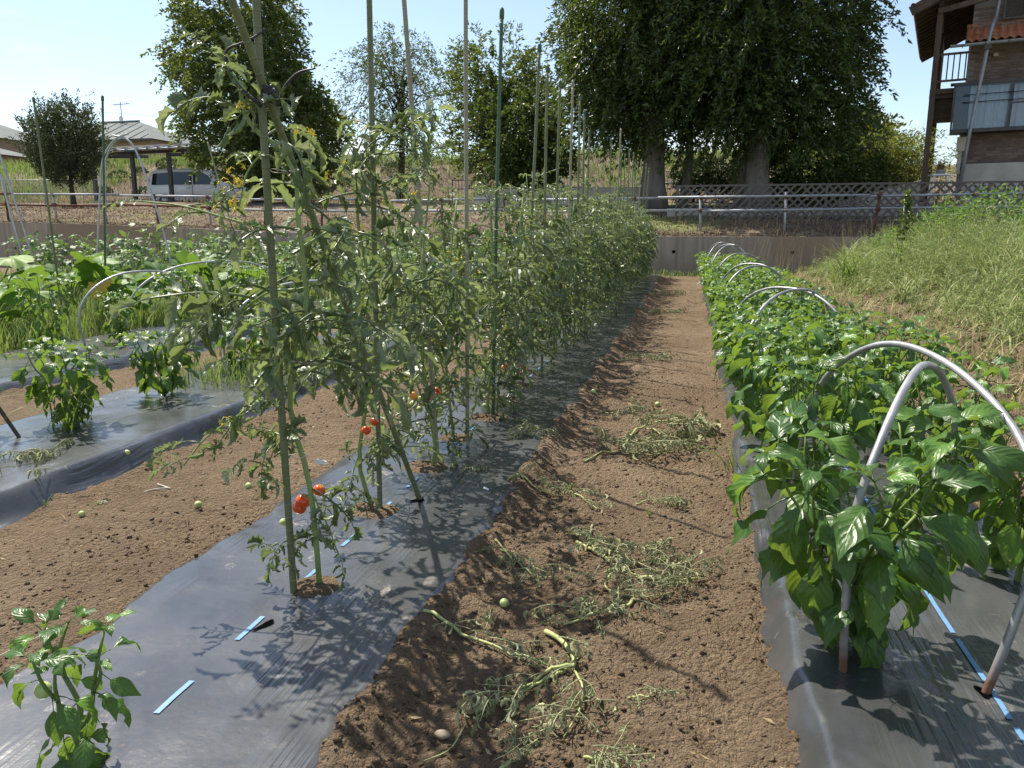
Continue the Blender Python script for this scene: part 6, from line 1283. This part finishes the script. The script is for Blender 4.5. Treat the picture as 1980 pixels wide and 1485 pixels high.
# ================================================================== the tall weeds on the right
def wd(x, y): return sstep(2.5, 3.5, x + 0.6 * fbm(x, y, 0.8, 3, 51) + 0.012 * y)
def weed_h(x, y): return 0.24 + 0.62 * sstep(2.2, 3.9, x) * np.clip(0.85 + 0.95 * fbm(x, y, 0.75, 3, 53), 0.25, 1.6)
g = np.random.default_rng(91)
Cc = ground_pts(g, 1750, 1.5, 9.5, 2.8, 19.6, ground_z, 1.25); Cc = Cc[g.random(len(Cc)) < wd(Cc[:, 0], Cc[:, 1])]; nc = len(Cc); per = 34
ca = np.repeat(0.6 + 1.6 * g.normal(size=nc), per); ch = np.repeat(0.65 + 0.6 * g.random(nc), per); off = g.normal(size=(nc * per, 2)) * 0.10
P = np.repeat(Cc, per, 0); P[:, :2] += off; P[:, 2] = ground_z(P[:, 0], P[:, 1]); n = len(P); h = weed_h(P[:, 0], P[:, 1]) * ch * (0.6 + 0.6 * g.random(n)); mb = MB()
blades(mb, P, h, np.where(g.random(n) < 0.6, ca + 0.5 * g.normal(size=n), g.random(n) * 6.28), 0.55 + 0.95 * g.random(n), 0.0034 * (0.5 + 1.0 * g.random(n)) * (0.8 + P[:, 1] / 9), g, 5, droop=1.6)
tag(mb.build('tall_weeds', M['weed']), 'dense stand of tall wispy pale green weeds right of the pepper row', 'weeds', kind='stuff')
# feathery stems among them
P = ground_pts(g, 3600, 1.5, 8.5, 2.6, 19, ground_z, 1.2); P = P[g.random(len(P)) < 0.16 + 0.84 * wd(P[:, 0], P[:, 1])]; n = len(P); h = weed_h(P[:, 0], P[:, 1]) * (0.8 + 0.5 * g.random(n)); mb = MB(); az = g.random(n) * 6.28; ln = 0.15 + 0.45 * g.random(n)
blades(mb, P, h, az, ln, np.full(n, 0.004), g, 4, droop=0.6); u = 0.2 + 0.8 * g.random((n, 26)); hh = h[:, None] * u; r = ln[:, None] * hh * u * 0.6
Q = np.stack([P[:, 0, None] + np.cos(az)[:, None] * r, P[:, 1, None] + np.sin(az)[:, None] * r, P[:, 2, None] + hh * 0.97], -1) + g.normal(size=(n, 26, 3)) * 0.03; D = g.normal(size=(n, 26, 3)); D[..., 2] += 0.35
leaves(mb, Q.reshape(-1, 3), D.reshape(-1, 3), 0.05 + 0.06 * g.random(n * 26), 0.005, g); tag(mb.build('feathery_weeds', M['weed']), 'feathery small leaved weed stems mixed through the tall grass', 'weeds', kind='stuff')
# broad green grass clump and leafy cover on the rise
P = ground_pts(g, 15000, 3.6, 9, 10.5, 17.5, ground_z); P = P[fbm(P[:, 0], P[:, 1], 0.8, 2, 3) > -0.12]; n = len(P); mb = MB(); D = g.normal(size=(n, 3)); D[:, 2] = np.abs(D[:, 2]) * 0.6; leaves(mb, P + [0, 0, 1] * (weed_h(P[:, 0], P[:, 1]) * (0.75 + 0.35 * g.random(n)))[:, None], D, 0.075 * (0.5 + 0.9 * g.random(n)), 0.018, g)
tag(mb.build('creeper_cover', M['squash_leaf']), 'bright green leafy creeper covering the top of the weedy rise', 'weeds', kind='stuff')
for i, (x, y, lb) in enumerate(((2.75, 14.6, 'arching broad grass clump at the left end of the weedy rise'), (3.5, 14.4, 'arching broad grass clump beside the climber covered post'))):
    mb = MB(); n = 60; blades(mb, np.stack([0.12 * g.normal(size=n), 0.12 * g.normal(size=n), np.zeros(n)], -1), 0.7 + 0.5 * g.random(n), g.random(n) * 6.28, 0.45 + 0.6 * g.random(n), np.full(n, 0.013), g, 7, droop=1.8); o = mb.build('grass_clump', M['grass']); o.location = (x, y, gz(x, y)); tag(o, lb, 'grass')
# post wrapped in a climber
o = thing('climber_post', 'pale post wrapped in a leafy climber in front of the lattice', 'plant', (3.55, 14.5, gz(3.55, 14.5))); pipe('post', (0, 0, -0.1), (-0.04, 0, 1.42), 0.013, M['pipe'], o); mb = MB(); n = 620; zz = 0.15 + 1.3 * g.random(n); rr = 0.16 * (1.15 - zz / 1.6); leaves(mb, np.stack([g.normal(size=n) * rr * 0.6, g.normal(size=n) * rr * 0.6, zz], -1), g.normal(size=(n, 3)), 0.075, 0.02, g); tag(mb.build('climber', M['treeleaf'], o), kind='stuff')
# seed-head grasses before the wall, dry stalks on the bare strip
grass_patch('dry_stalks', 'dry seeding grass stalks standing before the retaining wall', 'dry', (1.3, 4.4, 18.6, 20.2), 110, (0.5, 1.25), 0.0035, 61, lean=(0.1, 0.5), cat='grass')
grass_patch('weed_grass', 'low yellow green weeds on the bare strip beside the peppers', 'weed', (1.2, 3.4, 3.0, 19.5), 6500, (0.06, 0.32), 0.0038, 62, lean=(0.5, 1.4), dens=lambda x, y: 0.15 + 0.85 * (fbm(x, y, 0.9, 2, 8) > 0.12))
grass_patch('weed_grass', 'thin green weeds along the foot of the retaining wall', 'grass', (-1.2, 3.0, 19.2, 20.4), 900, (0.05, 0.22), 0.006, 63)
grass_patch('dry_stalks', 'pale bent dead stalks lying on the bare strip beside the peppers', 'dry', (1.25, 2.4, 4.0, 17), 380, (0.3, 0.7), 0.004, 64, lean=(1.0, 1.7))
